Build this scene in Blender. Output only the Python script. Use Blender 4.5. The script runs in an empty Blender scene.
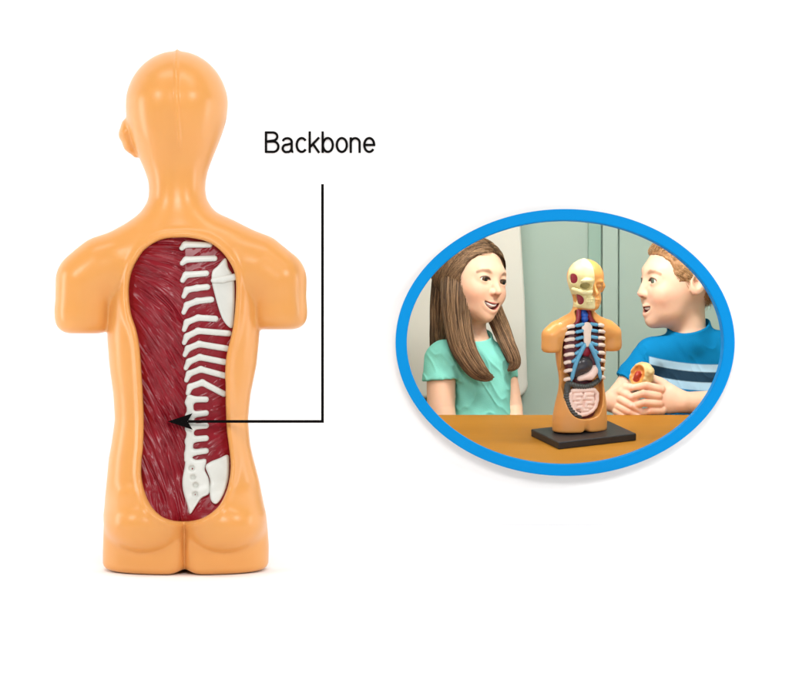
import bpy, math, random
import numpy as np
from mathutils import Vector, Matrix

# ------------------------------------------------------------------ camera, world, lamps, exposure
S = bpy.context.scene
COL = S.collection
D_CAM = 4.0
cam_d = bpy.data.cameras.new("camera")
cam_d.sensor_width = 36.0
cam_d.lens = 36.0 * D_CAM / 0.789
cam_d.clip_start = 0.1
cam_d.clip_end = 100
cam = bpy.data.objects.new("camera", cam_d)
cam.location = (0, -D_CAM, 0)
cam.rotation_euler = (math.pi / 2, 0, 0)
COL.objects.link(cam)
S.camera = cam

world = bpy.data.worlds.new("World")
S.world = world
world.use_nodes = True
bg = world.node_tree.nodes["Background"]
bg.inputs[0].default_value = (1, 1, 1, 1)
bg.inputs[1].default_value = 0.11

S.view_settings.view_transform = 'Standard'
S.view_settings.look = 'None'
S.view_settings.exposure = 0.0
S.view_settings.gamma = 1.0


def area(name, loc, target, sx, sy, power, color=(1, 1, 1)):
    l = bpy.data.lights.new(name, 'AREA')
    l.shape = 'RECTANGLE'
    l.size, l.size_y = sx, sy
    l.energy = power
    l.color = color
    o = bpy.data.objects.new(name, l)
    o.location = loc
    d = Vector(target) - Vector(loc)
    o.rotation_euler = d.to_track_quat('-Z', 'Y').to_euler()
    COL.objects.link(o)
    return o


# two small softboxes at the sides, one large soft lamp above the camera, unseen strips added to whiten the paper
area("softbox", (-1.80, -1.5, 1.05), (-0.15, 0, 0.02), 0.42, 0.52, 12)
area("softbox", (1.62, -1.6, 1.12), (-0.15, 0, 0.05), 0.42, 0.52, 15)
area("front_lamp", (0.05, -3.6, 1.5), (0.0, 0.3, 0.0), 1.4, 0.8, 62)
area("paper_fill", (0.0, -0.55, 1.9), (0.1, 0.2, -0.2), 2.6, 0.4, 19)
area("paper_fill", (-1.25, 0.02, 0.12), (0.1, 0.42, -0.12), 0.2, 0.6, 3.6)
area("paper_fill", (1.30, 0.02, 0.12), (0.1, 0.42, -0.12), 0.2, 0.6, 3.6)
# unseen lamps added to brighten the little room behind the oval opening
area("room_fill", (0.04, 0.485, 0.272), (0.14, 0.78, -0.04), 0.16, 0.04, 0.62, (1.0, 0.98, 0.95))
area("room_fill", (0.27, 0.485, 0.272), (0.32, 0.74, -0.02), 0.16, 0.04, 1.25, (1.0, 0.98, 0.95))

PX = 0.001
WALL_Y = 0.42


def W(px, py, y):
    k = PX * (D_CAM + y) / D_CAM
    return Vector(((px - 394.5) * k, y, (345.0 - py) * k))


# ------------------------------------------------------------------ helpers
def lin(c):
    c = np.asarray(c, float) / 255.0
    return np.where(c <= 0.04045, c / 12.92, ((c + 0.055) / 1.055) ** 2.4)


def mat(name, rgb, rough=0.4, var=0.06, vscale=30.0, bump=0.0, bscale=200.0, sss=0.0, attr=False,
        stretch=None, spec=0.5, sssr=(1.0, 0.4, 0.2), sscale=0.01, coat=0.0):
    m = bpy.data.materials.new(name)
    m.use_nodes = True
    nt = m.node_tree
    b = nt.nodes["Principled BSDF"]
    b.inputs["Roughness"].default_value = rough
    b.inputs["Specular IOR Level"].default_value = spec
    b.inputs["Coat Weight"].default_value = coat
    b.inputs["Coat Roughness"].default_value = 0.15
    tc = nt.nodes.new("ShaderNodeTexCoord")
    mp = nt.nodes.new("ShaderNodeMapping")
    nt.links.new(tc.outputs["Object"], mp.inputs[0])
    if stretch:
        mp.inputs["Scale"].default_value = stretch
    nz = nt.nodes.new("ShaderNodeTexNoise")
    nz.inputs["Scale"].default_value = vscale
    nz.inputs["Detail"].default_value = 4
    nt.links.new(mp.outputs[0], nz.inputs["Vector"])
    mr = nt.nodes.new("ShaderNodeMapRange")
    mr.inputs["From Min"].default_value = 0.3
    mr.inputs["From Max"].default_value = 0.7
    mr.inputs["To Min"].default_value = 1 - var
    mr.inputs["To Max"].default_value = 1 + var
    nt.links.new(nz.outputs[0], mr.inputs["Value"])
    mix = nt.nodes.new("ShaderNodeVectorMath")
    mix.operation = 'SCALE'
    nt.links.new(mr.outputs[0], mix.inputs["Scale"])
    if attr:
        a = nt.nodes.new("ShaderNodeAttribute")
        a.attribute_name = "Col"
        nt.links.new(a.outputs["Color"], mix.inputs[0])
    else:
        l = lin(rgb)
        mix.inputs[0].default_value = tuple(l)
    nt.links.new(mix.outputs[0], b.inputs["Base Color"])
    if sss:
        b.inputs["Subsurface Weight"].default_value = sss
        b.inputs["Subsurface Radius"].default_value = sssr
        b.inputs["Subsurface Scale"].default_value = sscale
    if bump:
        n2 = nt.nodes.new("ShaderNodeTexNoise")
        n2.inputs["Scale"].default_value = bscale
        n2.inputs["Detail"].default_value = 3
        nt.links.new(mp.outputs[0], n2.inputs["Vector"])
        bp = nt.nodes.new("ShaderNodeBump")
        bp.inputs["Strength"].default_value = bump
        bp.inputs["Distance"].default_value = 0.001
        nt.links.new(n2.outputs[0], bp.inputs["Height"])
        nt.links.new(bp.outputs[0], b.inputs["Normal"])
    return m


def mesh(name, V, F, m, parent=None, cols=None, smooth=True):
    me = bpy.data.meshes.new(name)
    V = np.asarray(V, float)
    if isinstance(F, np.ndarray):
        F = F.tolist()
    me.from_pydata(V.tolist(), [], F)
    if cols is not None:
        ca = me.color_attributes.new("Col", 'FLOAT_COLOR', 'POINT')
        c4 = np.ones((len(V), 4), np.float32)
        c4[:, :3] = cols
        ca.data.foreach_set("color", c4.ravel())
    if smooth:
        me.polygons.foreach_set("use_smooth", [True] * len(me.polygons))
    me.update()
    o = bpy.data.objects.new(name, me)
    COL.objects.link(o)
    if m:
        me.materials.append(m)
    if parent:
        o.parent = parent
    return o


def thing(name, label, cat, loc=(0, 0, 0), group=None):
    o = bpy.data.objects.new(name, None)
    o.empty_display_size = 0.02
    o.location = loc
    COL.objects.link(o)
    tag(o, label, cat, group)
    return o


def tag(o, label, cat, group=None):
    o["label"] = label
    o["category"] = cat
    if group:
        o["group"] = group


def structure(o, label=None):
    o["kind"] = "structure"
    if label:
        o["label"] = label
    return o


# ------------------------------------------------------------------ distance fields
def net(f, lo, hi, h, lip=1.7, smooth=1):
    """surface net of f = 0, evaluated only in blocks near the surface"""
    lo = np.asarray(lo, float)
    hi = np.asarray(hi, float)
    B = 8
    nb = np.ceil((hi - lo) / (h * B)).astype(int)
    n = nb * B
    bc = np.stack(np.meshgrid(*[lo[i] + (np.arange(nb[i]) * B + (B - 1) / 2) * h for i in range(3)], indexing='ij'), -1)
    db = np.concatenate([f(c) for c in np.array_split(bc.reshape(-1, 3), 1 + bc.size // 600000)])
    act = np.abs(db) < lip * (B * h * 0.87) + 2 * h
    D = np.empty((nb[0], nb[1], nb[2], B, B, B), np.float32).reshape(-1, B, B, B)
    D[:] = db[:, None, None, None]
    off = np.stack(np.meshgrid(*[np.arange(B) * h] * 3, indexing='ij'), -1).reshape(-1, 3)
    base = bc.reshape(-1, 3) - (B - 1) / 2 * h
    ids = np.nonzero(act)[0]
    for ch in np.array_split(ids, 1 + len(ids) // 400):
        if len(ch):
            P = (base[ch][:, None] + off[None]).reshape(-1, 3)
            D[ch] = f(P).reshape(-1, B, B, B)
    D = D.reshape(nb[0], nb[1], nb[2], B, B, B).transpose(0, 3, 1, 4, 2, 5).reshape(n)
    D = np.pad(D, 1, constant_values=1.0 * h)
    D = np.clip(D, -3 * h, 3 * h)
    lo = lo - h
    n = np.array(D.shape)
    ins = D < 0
    cnt = np.zeros(n - 1, np.int8)
    for dx in (0, 1):
        for dy in (0, 1):
            for dz in (0, 1):
                cnt += ins[dx:n[0] - 1 + dx, dy:n[1] - 1 + dy, dz:n[2] - 1 + dz]
    I = np.argwhere((cnt > 0) & (cnt < 8))
    idx = -np.ones(n - 1, np.int32)
    idx[tuple(I.T)] = np.arange(len(I))
    acc = np.zeros((len(I), 3))
    num = np.zeros(len(I))
    for ax in range(3):
        e = np.zeros(3, int)
        e[ax] = 1
        o1, o2 = [a for a in range(3) if a != ax]
        for a in (0, 1):
            for b in (0, 1):
                c0 = np.zeros(3, int)
                c0[o1], c0[o2] = a, b
                p0 = I + c0
                p1 = p0 + e
                v0 = D[tuple(p0.T)]
                v1 = D[tuple(p1.T)]
                x = (v0 < 0) != (v1 < 0)
                t = np.where(x, v0 / np.where(x, v0 - v1, 1), 0)
                q = p0 + t[:, None] * e
                acc += np.where(x[:, None], q, 0)
                num += x
    V = acc / num[:, None]
    Q = []
    for ax in range(3):
        o1, o2 = (ax + 1) % 3, (ax + 2) % 3
        sl0 = [slice(1, -1)] * 3
        sl0[ax] = slice(0, -1)
        sl1 = list(sl0)
        sl1[ax] = slice(1, None)
        a, b = ins[tuple(sl0)], ins[tuple(sl1)]
        for flip, msk in ((False, a & ~b), (True, ~a & b)):
            E = np.argwhere(msk)
            if not len(E):
                continue
            E = E + np.array([0 if k == ax else 1 for k in range(3)])
            q = []
            for da, dbb in ((0, 0), (-1, 0), (-1, -1), (0, -1)):
                c = E.copy()
                c[:, o1] += da
                c[:, o2] += dbb
                q.append(idx[tuple(c.T)])
            q = np.stack(q, 1)
            Q.append(q[:, ::-1] if flip else q)
    Q = np.concatenate(Q)
    Q = Q[(Q >= 0).all(1)]
    for _ in range(smooth):
        A = np.zeros_like(V)
        C = np.zeros(len(V))
        for k in range(4):
            i, j = Q[:, k], Q[:, (k + 1) % 4]
            for q, r in ((i, j), (j, i)):
                C += np.bincount(q, minlength=len(V))
                for c in range(3):
                    A[:, c] += np.bincount(q, V[r, c], minlength=len(V))
        V = 0.5 * V + 0.5 * A / np.maximum(C, 1)[:, None]
    return lo + V * h, Q


def smin(a, b, k):
    h = np.maximum(k - np.abs(a - b), 0) / k
    return np.minimum(a, b) - h * h * k * 0.25


def smax(a, b, k):
    return -smin(-a, -b, k)


def ell(P, c, r):
    q = (P - np.asarray(c, float)) / np.asarray(r, float)
    k0 = np.sqrt((q * q).sum(-1)) + 1e-9
    q2 = q / np.asarray(r, float)
    k1 = np.sqrt((q2 * q2).sum(-1)) + 1e-9
    return k0 * (k0 - 1) / k1


def sph(P, c, r):
    return np.sqrt(((P - np.asarray(c, float)) ** 2).sum(-1)) - r


def cap(P, a, b, ra, rb=None):
    rb = ra if rb is None else rb
    a = np.asarray(a, float)
    b = np.asarray(b, float)
    ab = b - a
    t = np.clip(((P - a) @ ab) / max(ab @ ab, 1e-12), 0, 1)
    d = P - a - t[:, None] * ab
    return np.sqrt((d * d).sum(-1)) - (ra + (rb - ra) * t)


def chain(P, pts, rs, k=0.0):
    d = None
    for i in range(len(pts) - 1):
        c = cap(P, pts[i], pts[i + 1], rs[i], rs[i + 1])
        d = c if d is None else (smin(d, c, k) if k else np.minimum(d, c))
    return d


def box(P, c, s, r=0.0):
    q = np.abs(P - np.asarray(c, float)) - np.asarray(s, float) + r
    return np.sqrt((np.maximum(q, 0) ** 2).sum(-1)) + np.minimum(q.max(-1), 0) - r


_rs = np.random.RandomState(7)
_LAT = _rs.rand(32, 32, 32)


def noise(P):
    i = np.floor(P).astype(int)
    f = P - i
    f = f * f * (3 - 2 * f)
    out = 0
    for a in (0, 1):
        for b in (0, 1):
            for c in (0, 1):
                w = (f[:, 0] if a else 1 - f[:, 0]) * (f[:, 1] if b else 1 - f[:, 1]) * (f[:, 2] if c else 1 - f[:, 2])
                out = out + w * _LAT[(i[:, 0] + a) % 32, (i[:, 1] + b) % 32, (i[:, 2] + c) % 32]
    return out * 2 - 1


def spline(pts, n=8, closed=True):
    p = np.asarray(pts, float)
    N = len(p)
    out = []
    rng = range(N) if closed else range(N - 1)
    for i in rng:
        if closed:
            p0, p1, p2, p3 = p[i - 1], p[i], p[(i + 1) % N], p[(i + 2) % N]
        else:
            p0, p1, p2, p3 = p[max(i - 1, 0)], p[i], p[i + 1], p[min(i + 2, N - 1)]
        for k in range(n):
            t = k / n
            out.append(0.5 * (2 * p1 + (p2 - p0) * t + (2 * p0 - 5 * p1 + 4 * p2 - p3) * t * t + (3 * p1 - p0 - 3 * p2 + p3) * t ** 3))
    if not closed:
        out.append(p[-1])
    return np.array(out)


class Lut:
    """bilinear lookup of a function of two coordinates"""
    def __init__(self, fn, lo, hi, h):
        self.lo = np.asarray(lo, float)
        self.h = h
        n = np.ceil((np.asarray(hi) - self.lo) / h).astype(int) + 1
        g = np.stack(np.meshgrid(*[self.lo[i] + np.arange(n[i]) * h for i in range(2)], indexing='ij'), -1)
        self.g = g
        self.A = np.concatenate([fn(c) for c in np.array_split(g.reshape(-1, 2), 1 + g.size // 40000)]).reshape(n)

    def __call__(self, x, z):
        u = np.clip((x - self.lo[0]) / self.h, 0, self.A.shape[0] - 1.001)
        v = np.clip((z - self.lo[1]) / self.h, 0, self.A.shape[1] - 1.001)
        i, j = u.astype(int), v.astype(int)
        a, b = u - i, v - j
        A = self.A
        return A[i, j] * (1 - a) * (1 - b) + A[i + 1, j] * a * (1 - b) + A[i, j + 1] * (1 - a) * b + A[i + 1, j + 1] * a * b


def poly_sdf(poly):
    A = np.asarray(poly, float)
    Bp = np.roll(A, -1, 0)

    def fn(q):
        ab = Bp - A
        ap = q[:, None] - A[None]
        t = np.clip((ap * ab).sum(-1) / ((ab * ab).sum(-1) + 1e-12), 0, 1)
        d = np.sqrt(((ap - t[..., None] * ab) ** 2).sum(-1)).min(1)
        c = (A[None, :, 1] > q[:, None, 1]) != (Bp[None, :, 1] > q[:, None, 1])
        dz = Bp[:, 1] - A[:, 1]
        xx = A[:, 0] + (q[:, None, 1] - A[:, 1]) * (Bp[:, 0] - A[:, 0]) / np.where(np.abs(dz) < 1e-12, 1e-12, dz)
        ins = ((c & (q[:, None, 0] < xx)).sum(1) % 2) == 1
        return np.where(ins, -d, d)
    return fn


def poly_lut(poly, h=1.0, pad=40):
    p = np.asarray(poly, float)
    return Lut(poly_sdf(p), p.min(0) - pad, p.max(0) + pad, h)


# ------------------------------------------------------------------ materials
M_paper = mat("white_paper", (250, 250, 250), 0.9, 0.004, 5, spec=0.0)
M_ink = mat("black_ink", (7, 5, 5), 0.7, 0.05, spec=0.06)
M_rim = mat("blue_rim", (0, 131, 200), 0.6, 0.02, 12, spec=0.08)
M_skinp = mat("orange_plastic", (222, 155, 84), 0.3, 0.03, 14, 0.06, 90, sss=0.15, sscale=0.01, spec=0.42)
M_red = mat("red_plastic", (131, 11, 27), 0.3, 0.12, 60, 0.08, 300, spec=0.4)
M_bone = mat("white_plastic", (208, 208, 200), 0.35, 0.04, 60, 0.08, 150, spec=0.5)
M_kid = mat("skin", (225, 170, 135), 0.5, 0.03, 60, attr=True, sss=0.2, sscale=0.006, spec=0.35)
M_vcol = mat("painted_plastic", (200, 200, 200), 0.35, 0.05, 80, attr=True, spec=0.5)
M_eye = mat("eye", (230, 230, 225), 0.12, 0.0, attr=True)
M_hair_b = mat("brown_hair", (104, 72, 46), 0.5, 0.2, 1.0, 0.3, 1.0, attr=True, stretch=(420, 420, 30), spec=0.3)
M_hair_r = mat("ginger_hair", (165, 104, 56), 0.55, 0.15, 1.0, 0.2, 1.0, attr=True, stretch=(500, 500, 160), spec=0.25)
M_mint = mat("mint_cotton", (134, 216, 200), 0.85, 0.05, 40, 0.3, 900, spec=0.15)
M_blue = mat("blue_cotton", (0, 118, 176), 0.85, 0.04, 40, 0.3, 900, attr=True, spec=0.15)
M_wood = mat("ochre_table", (172, 116, 36), 0.55, 0.05, 8, 0.1, 60, stretch=(1, 4, 1), spec=0.2)
M_green = mat("grey_green_paint", (190, 210, 199), 0.7, 0.02, 6, 0.05, 60, spec=0.2)
M_cream = mat("cream_paint", (238, 236, 226), 0.6, 0.02, 6, spec=0.2)
M_base = mat("black_plastic", (38, 38, 40), 0.45, 0.08, 50, 0.1, 200)

# ------------------------------------------------------------------ white paper sweep with the oval opening
OC = (564.2, 342.5)
KW = (D_CAM + WALL_Y) / D_CAM * PX
ocx, ocz = (OC[0] - 394.5) * KW, (345 - OC[1]) * KW
KR = (D_CAM + WALL_Y - 0.026) / D_CAM * PX
A_OUT, B_OUT, A_IN, B_IN = 169.7 * KR, 133.6 * KR, 158.4 * KR, 122.2 * KR
FLOOR_Z = -0.2285
SLOPE = 0.07       # the paper rises gently towards the wall


def build_backdrop():
    N = 160
    t = np.arange(N) / N * 2 * math.pi
    inner = np.stack([ocx + (A_IN + 0.004) * np.cos(t), np.full(N, WALL_Y), ocz + (B_IN + 0.004) * np.sin(t)], 1)
    zb, zt, xl, xr = -0.6, 1.6, -2.4, 2.4
    outer = []
    for k in range(N):
        dx, dz = A_IN * math.cos(t[k]), B_IN * math.sin(t[k])
        s = []
        if dx > 1e-9: s.append((xr - ocx) / dx)
        if dx < -1e-9: s.append((xl - ocx) / dx)
        if dz > 1e-9: s.append((zt - ocz) / dz)
        if dz < -1e-9: s.append((zb - ocz) / dz)
        s = min(s)
        outer.append((ocx + dx * s, WALL_Y, ocz + dz * s))
    V = list(map(tuple, inner)) + outer
    F = [(k, (k + 1) % N, N + (k + 1) % N, N + k) for k in range(N)]
    # corners of the sheet
    b = len(V)
    corners = [(xr, WALL_Y, zt), (xl, WALL_Y, zt), (xl, WALL_Y, zb), (xr, WALL_Y, zb)]
    V += corners
    for ci, c in enumerate(corners):
        a = math.atan2((c[2] - ocz) / B_IN, (c[0] - ocx) / A_IN) % (2 * math.pi)
        k = int(a / (2 * math.pi) * N) % N
        F.append((N + k, N + (k + 1) % N, b + ci))
    o = mesh("backdrop", V, F, M_paper, smooth=False)
    structure(o, "white paper wall behind the orange torso")
    # the white sheet the torso stands on, rising gently towards the wall
    z = lambda y: FLOOR_Z + SLOPE * (y + 0.05)
    R = 0.04
    prof = [(-4.6, z(-4.6)), (-1.0, z(-1.0)), (-0.2, z(-0.2))]
    for q in np.linspace(0, math.pi / 2, 48):
        y = WALL_Y - 0.0002 - R + R * math.sin(q)
        prof.append((y, z(WALL_Y - R) + R * (1 - math.cos(q)) + SLOPE * (R * math.sin(q)) * (1 - math.sin(q))))
    n = len(prof)
    V = [(x, y, zz) for (y, zz) in prof for x in (xl, xr)] + [(x, y + 0.0004, zz - 0.012) for (y, zz) in prof for x in (xl, xr)]
    F = []
    for i in range(n - 1):
        a = 2 * i
        F += [(a, a + 1, a + 3, a + 2), (2 * n + a + 1, 2 * n + a, 2 * n + a + 2, 2 * n + a + 3)]
    o = mesh("floor", V, F, M_paper, smooth=True)
    structure(o, "white sheet under the orange torso")


build_backdrop()


def build_rim():
    N = 200
    V, F = [], []
    # rounded rectangular profile: (s across the band 0 inner .. 1 outer, depth)
    y0, y1, r = WALL_Y - 0.001, WALL_Y - 0.026, 0.0015
    w = A_OUT - A_IN
    prof = [(0, y0 + 0.012), (0, y1 + r), (r * 0.3 / w, y1 + r * 0.3), (r / w, y1), (1 - r / w, y1), (1 - r * 0.3 / w, y1 + r * 0.3), (1, y1 + r), (1, y0 - 0.010), (0.75, y0 - 0.008), (0.7, y0)]
    for k in range(N):
        t = 2 * math.pi * k / N
        for s, y in prof:
            a = A_IN + (A_OUT - A_IN) * s
            b = B_IN + (B_OUT - B_IN) * s
            V.append((ocx + a * math.cos(t), y, ocz + b * math.sin(t)))
    n = len(prof)
    for k in range(N):
        for i in range(n):
            F.append((k * n + i, k * n + (i + 1) % n, ((k + 1) % N) * n + (i + 1) % n, ((k + 1) % N) * n + i))
    o = mesh("oval_frame", V, F, M_rim, smooth=False)
    o.data.materials.append(mat("frame_edge", (120, 120, 122), 0.8, 0.03, 20, spec=0.1))
    for f in o.data.polygons:
        if f.index % n >= 6 and f.index % n <= 8:
            f.material_index = 1
    tag(o, "flat bright blue oval frame around the scene with the two children", "frame")


build_rim()


def bx(name, lo, hi, m, parent=None, bev=0.0):
    lo, hi = Vector(lo), Vector(hi)
    V = [(x, y, z) for x in (lo.x, hi.x) for y in (lo.y, hi.y) for z in (lo.z, hi.z)]
    F = [(0, 1, 3, 2), (4, 6, 7, 5), (0, 4, 5, 1), (2, 3, 7, 6), (0, 2, 6, 4), (1, 5, 7, 3)]
    o = mesh(name, V, F, m, parent, smooth=False)
    if bev:
        b = o.modifiers.new("bevel", 'BEVEL')
        b.width = bev
        b.segments = 3
    return o


# ------------------------------------------------------------------ the little room behind the oval
RX0, RX1, RZ0, RZ1 = -0.14, 0.56, -0.30, 0.30
BACK_Y = 0.98
structure(bx("wall", (RX0, BACK_Y, RZ0), (RX1, BACK_Y + 0.02, RZ1), M_green), "grey green room wall behind the two children")
structure(bx("wall", (RX0 - 0.02, WALL_Y + 0.004, RZ0), (RX0, BACK_Y + 0.02, RZ1), M_cream), "cream side wall of the room left of the girl")
structure(bx("wall", (RX1, WALL_Y + 0.004, RZ0), (RX1 + 0.02, BACK_Y + 0.02, RZ1), M_green), "grey green side wall right of the boy")
structure(bx("ceiling", (RX0 - 0.02, WALL_Y + 0.004, RZ1), (RX1 + 0.02, BACK_Y + 0.02, RZ1 + 0.02), M_cream))
structure(bx("floor", (RX0 - 0.02, WALL_Y + 0.004, RZ0 - 0.02), (RX1 + 0.02, BACK_Y + 0.02, RZ0), M_wood))

# tall grey-green cupboard door with stiles, between the model and the boy
kb = (D_CAM + BACK_Y) / D_CAM * PX
cd = thing("cupboard_door", "tall grey green cupboard door with narrow upright trims behind the boy", "door", ((640 - 394.5) * kb, BACK_Y - 0.012, RZ0))


def door_piece(name, p0, p1, dy0, dy1, m=M_green):
    o = bx(name, ((p0 - 640) * kb, dy0, 0.0), ((p1 - 640) * kb, dy1, RZ1 - RZ0 - 0.002), m, cd, 0.0015)
    return o


door_piece("door_panel", 618.5, 760, 0.002, 0.0115)
door_piece("stile", 602, 617.5, -0.004, 0.0115)
M_trim = mat("trim_paint", (168, 198, 184), 0.6, 0.02, 6, spec=0.2)
door_piece("edge_trim", 588, 601, 0.004, 0.0115, M_trim)


def cream_panel():
    # upright cream board with a rounded lower corner, slightly tilted
    y = BACK_Y - 0.05
    k = (D_CAM + y) / D_CAM * PX
    pts = [(380, 160), (517, 160), (521, 232), (525, 300), (527.5, 380)]
    for q in np.linspace(0, math.pi / 2, 8):
        pts.append((514 + 14 * math.cos(q), 384 + 14 * math.sin(q)))
    pts += [(380, 398)]
    o0 = Vector(((455 - 394.5) * k, y, (345 - 398) * k))
    P = [((a - 394.5) * k - o0.x, (345 - b) * k - o0.z) for a, b in pts]
    n = len(P)
    V = [(a, 0.0, b) for a, b in P] + [(a, 0.045, b) for a, b in P]
    F = [tuple(range(n)), tuple(range(2 * n - 1, n - 1, -1))] + [(i, n + i, n + (i + 1) % n, (i + 1) % n) for i in range(n)]
    o = mesh("panel", V, F, M_cream, smooth=False)
    o.location = o0
    b = o.modifiers.new("bevel", 'BEVEL')
    b.width = 0.004
    b.segments = 3
    b.limit_method = 'ANGLE'
    tag(o, "tall cream white panel with a rounded lower corner behind the girl", "panel")


cream_panel()

# raked table top
T_F = Vector((0, WALL_Y + 0.006, -119.5 * PX * (D_CAM + WALL_Y) / D_CAM))
T_B = Vector((0, 0.655, -69.5 * PX * (D_CAM + 0.655) / D_CAM))
RAKE = math.atan2(T_B.z - T_F.z, T_B.y - T_F.y)


def table_z(y):
    return T_F.z + (T_B.z - T_F.z) * (y - T_F.y) / (T_B.y - T_F.y)


tb = thing("table", "ochre wooden table under the standing torso model and in front of the children", "table", (0.2, 0.53, table_z(0.53) - 0.02))
L2 = (T_B - T_F).length / 2
top = bx("table_top", (-0.31, -L2, -0.012), (0.33, L2, 0.0), M_wood, tb, 0.002)
top.rotation_euler = (RAKE, 0, 0)
cm = (T_F + T_B) / 2
top.location = Vector((0, cm.y - 0.53, cm.z - tb.location.z))
for sx in (-0.28, 0.30):
    for sy in (-0.08, 0.08):
        yy = cm.y + sy
        bx("leg", (sx - 0.01, yy - 0.53 - 0.01, RZ0 - tb.location.z), (sx + 0.01, yy - 0.53 + 0.01, table_z(yy) - 0.014 - tb.location.z), M_wood, tb, 0.001)

# ------------------------------------------------------------------ the torso shape (millimetres, back towards -y)
TAB = np.array([  # py, left, right, half depth, centre depth
    (46, 170, 182, 10, 14), (50, 166, 186, 14, 14), (53, 159, 194, 25, 14), (57, 151, 203, 37, 14), (63, 143.5, 211, 46, 14), (71, 135.5, 217.5, 54, 14),
    (80, 129.5, 223, 58, 13), (90, 126, 226.5, 61, 13), (100, 125, 227.5, 62, 13), (110, 125, 227, 62, 13), (120, 126, 225.5, 60, 13),
    (130, 128.5, 222.5, 57, 12), (140, 131.5, 219, 53, 11), (150, 135.5, 215, 48, 10), (160, 140, 211, 43, 9), (170, 144.5, 207.5, 39, 7),
    (180, 148, 205.5, 36, 5), (190, 149, 205, 34, 3), (200, 148, 207, 34, 2), (210, 142, 214, 35, 1), (220, 133, 225, 37, 0),
    (232, 121, 240, 40, 0), (250, 112, 254, 44, 0), (275, 108, 261, 47, 0), (310, 107.5, 261, 49, 0), (340, 107.5, 259, 48, 0),
    (365, 109.5, 256.5, 46, 0), (394, 113.5, 250.5, 44, 0), (419, 115, 248, 43, 0), (444, 111.5, 250, 44, 0), (457, 109, 253, 45, 0),
    (478, 107, 258.6, 47, 0), (499, 105, 263, 49, 0), (520, 104, 267, 50, 0), (545, 103, 269, 50, 0), (575, 103, 268, 49, 0), (600, 103, 268, 49, 0)])
_zz = np.arange(-40, 541, 1.0)


def _tab(col):
    z = 573 - TAB[:, 0]
    v = np.interp(_zz, z[::-1], col[::-1])
    k = np.exp(-np.arange(-9, 10) ** 2 / (2 * 3.0 ** 2))
    k /= k.sum()
    s = np.convolve(np.pad(v, 9, mode='edge'), k, mode='valid')
    w = np.clip((505 - _zz) / 15, 0, 1)      # keep the crown table unsmoothed
    return s * w + v * (1 - w)


_cx = _tab((TAB[:, 1] + TAB[:, 2]) / 2 - 186)
_w = _tab((TAB[:, 2] - TAB[:, 1]) / 2)
_d = _tab(TAB[:, 3])
_cy = _tab(TAB[:, 4])
_dw = np.gradient(_w)


def L(px, py):
    return (px - 186.0, 573.0 - py)


CAV = spline([L(*p) for p in [(179, 238), (163.5, 240), (148, 249), (139.6, 260), (133.5, 273), (131, 290), (133, 312), (138.5, 329), (142, 347), (144, 375),
              (145, 392), (146, 419), (145.5, 444), (144, 460), (144, 475.5), (148, 491), (156, 505), (168, 515), (185, 519), (203, 516), (216.5, 508),
              (224.5, 498), (230, 482), (232, 464), (230, 444), (228, 428), (227, 404), (227, 383), (226.5, 375), (228, 355), (232, 338), (235, 323),
              (237, 301), (237, 279), (233, 266), (224, 253), (211, 243), (194, 238.5)]], 5)
CAVL = poly_lut(CAV)
FCAV = spline([(0, 372), (17, 371), (24, 362), (27, 345), (36, 332), (52, 320), (62, 300), (66, 270), (67, 230), (65, 195), (62, 160), (60, 120), (56, 85), (44, 58), (25, 45),
               (0, 41), (-25, 45), (-44, 58), (-56, 85), (-60, 120), (-62, 160), (-65, 195), (-67, 230), (-66, 270), (-62, 300), (-52, 320), (-36, 332), (-27, 345), (-24, 362), (-17, 371)], 5)
FCAVL = poly_lut(FCAV)


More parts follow.
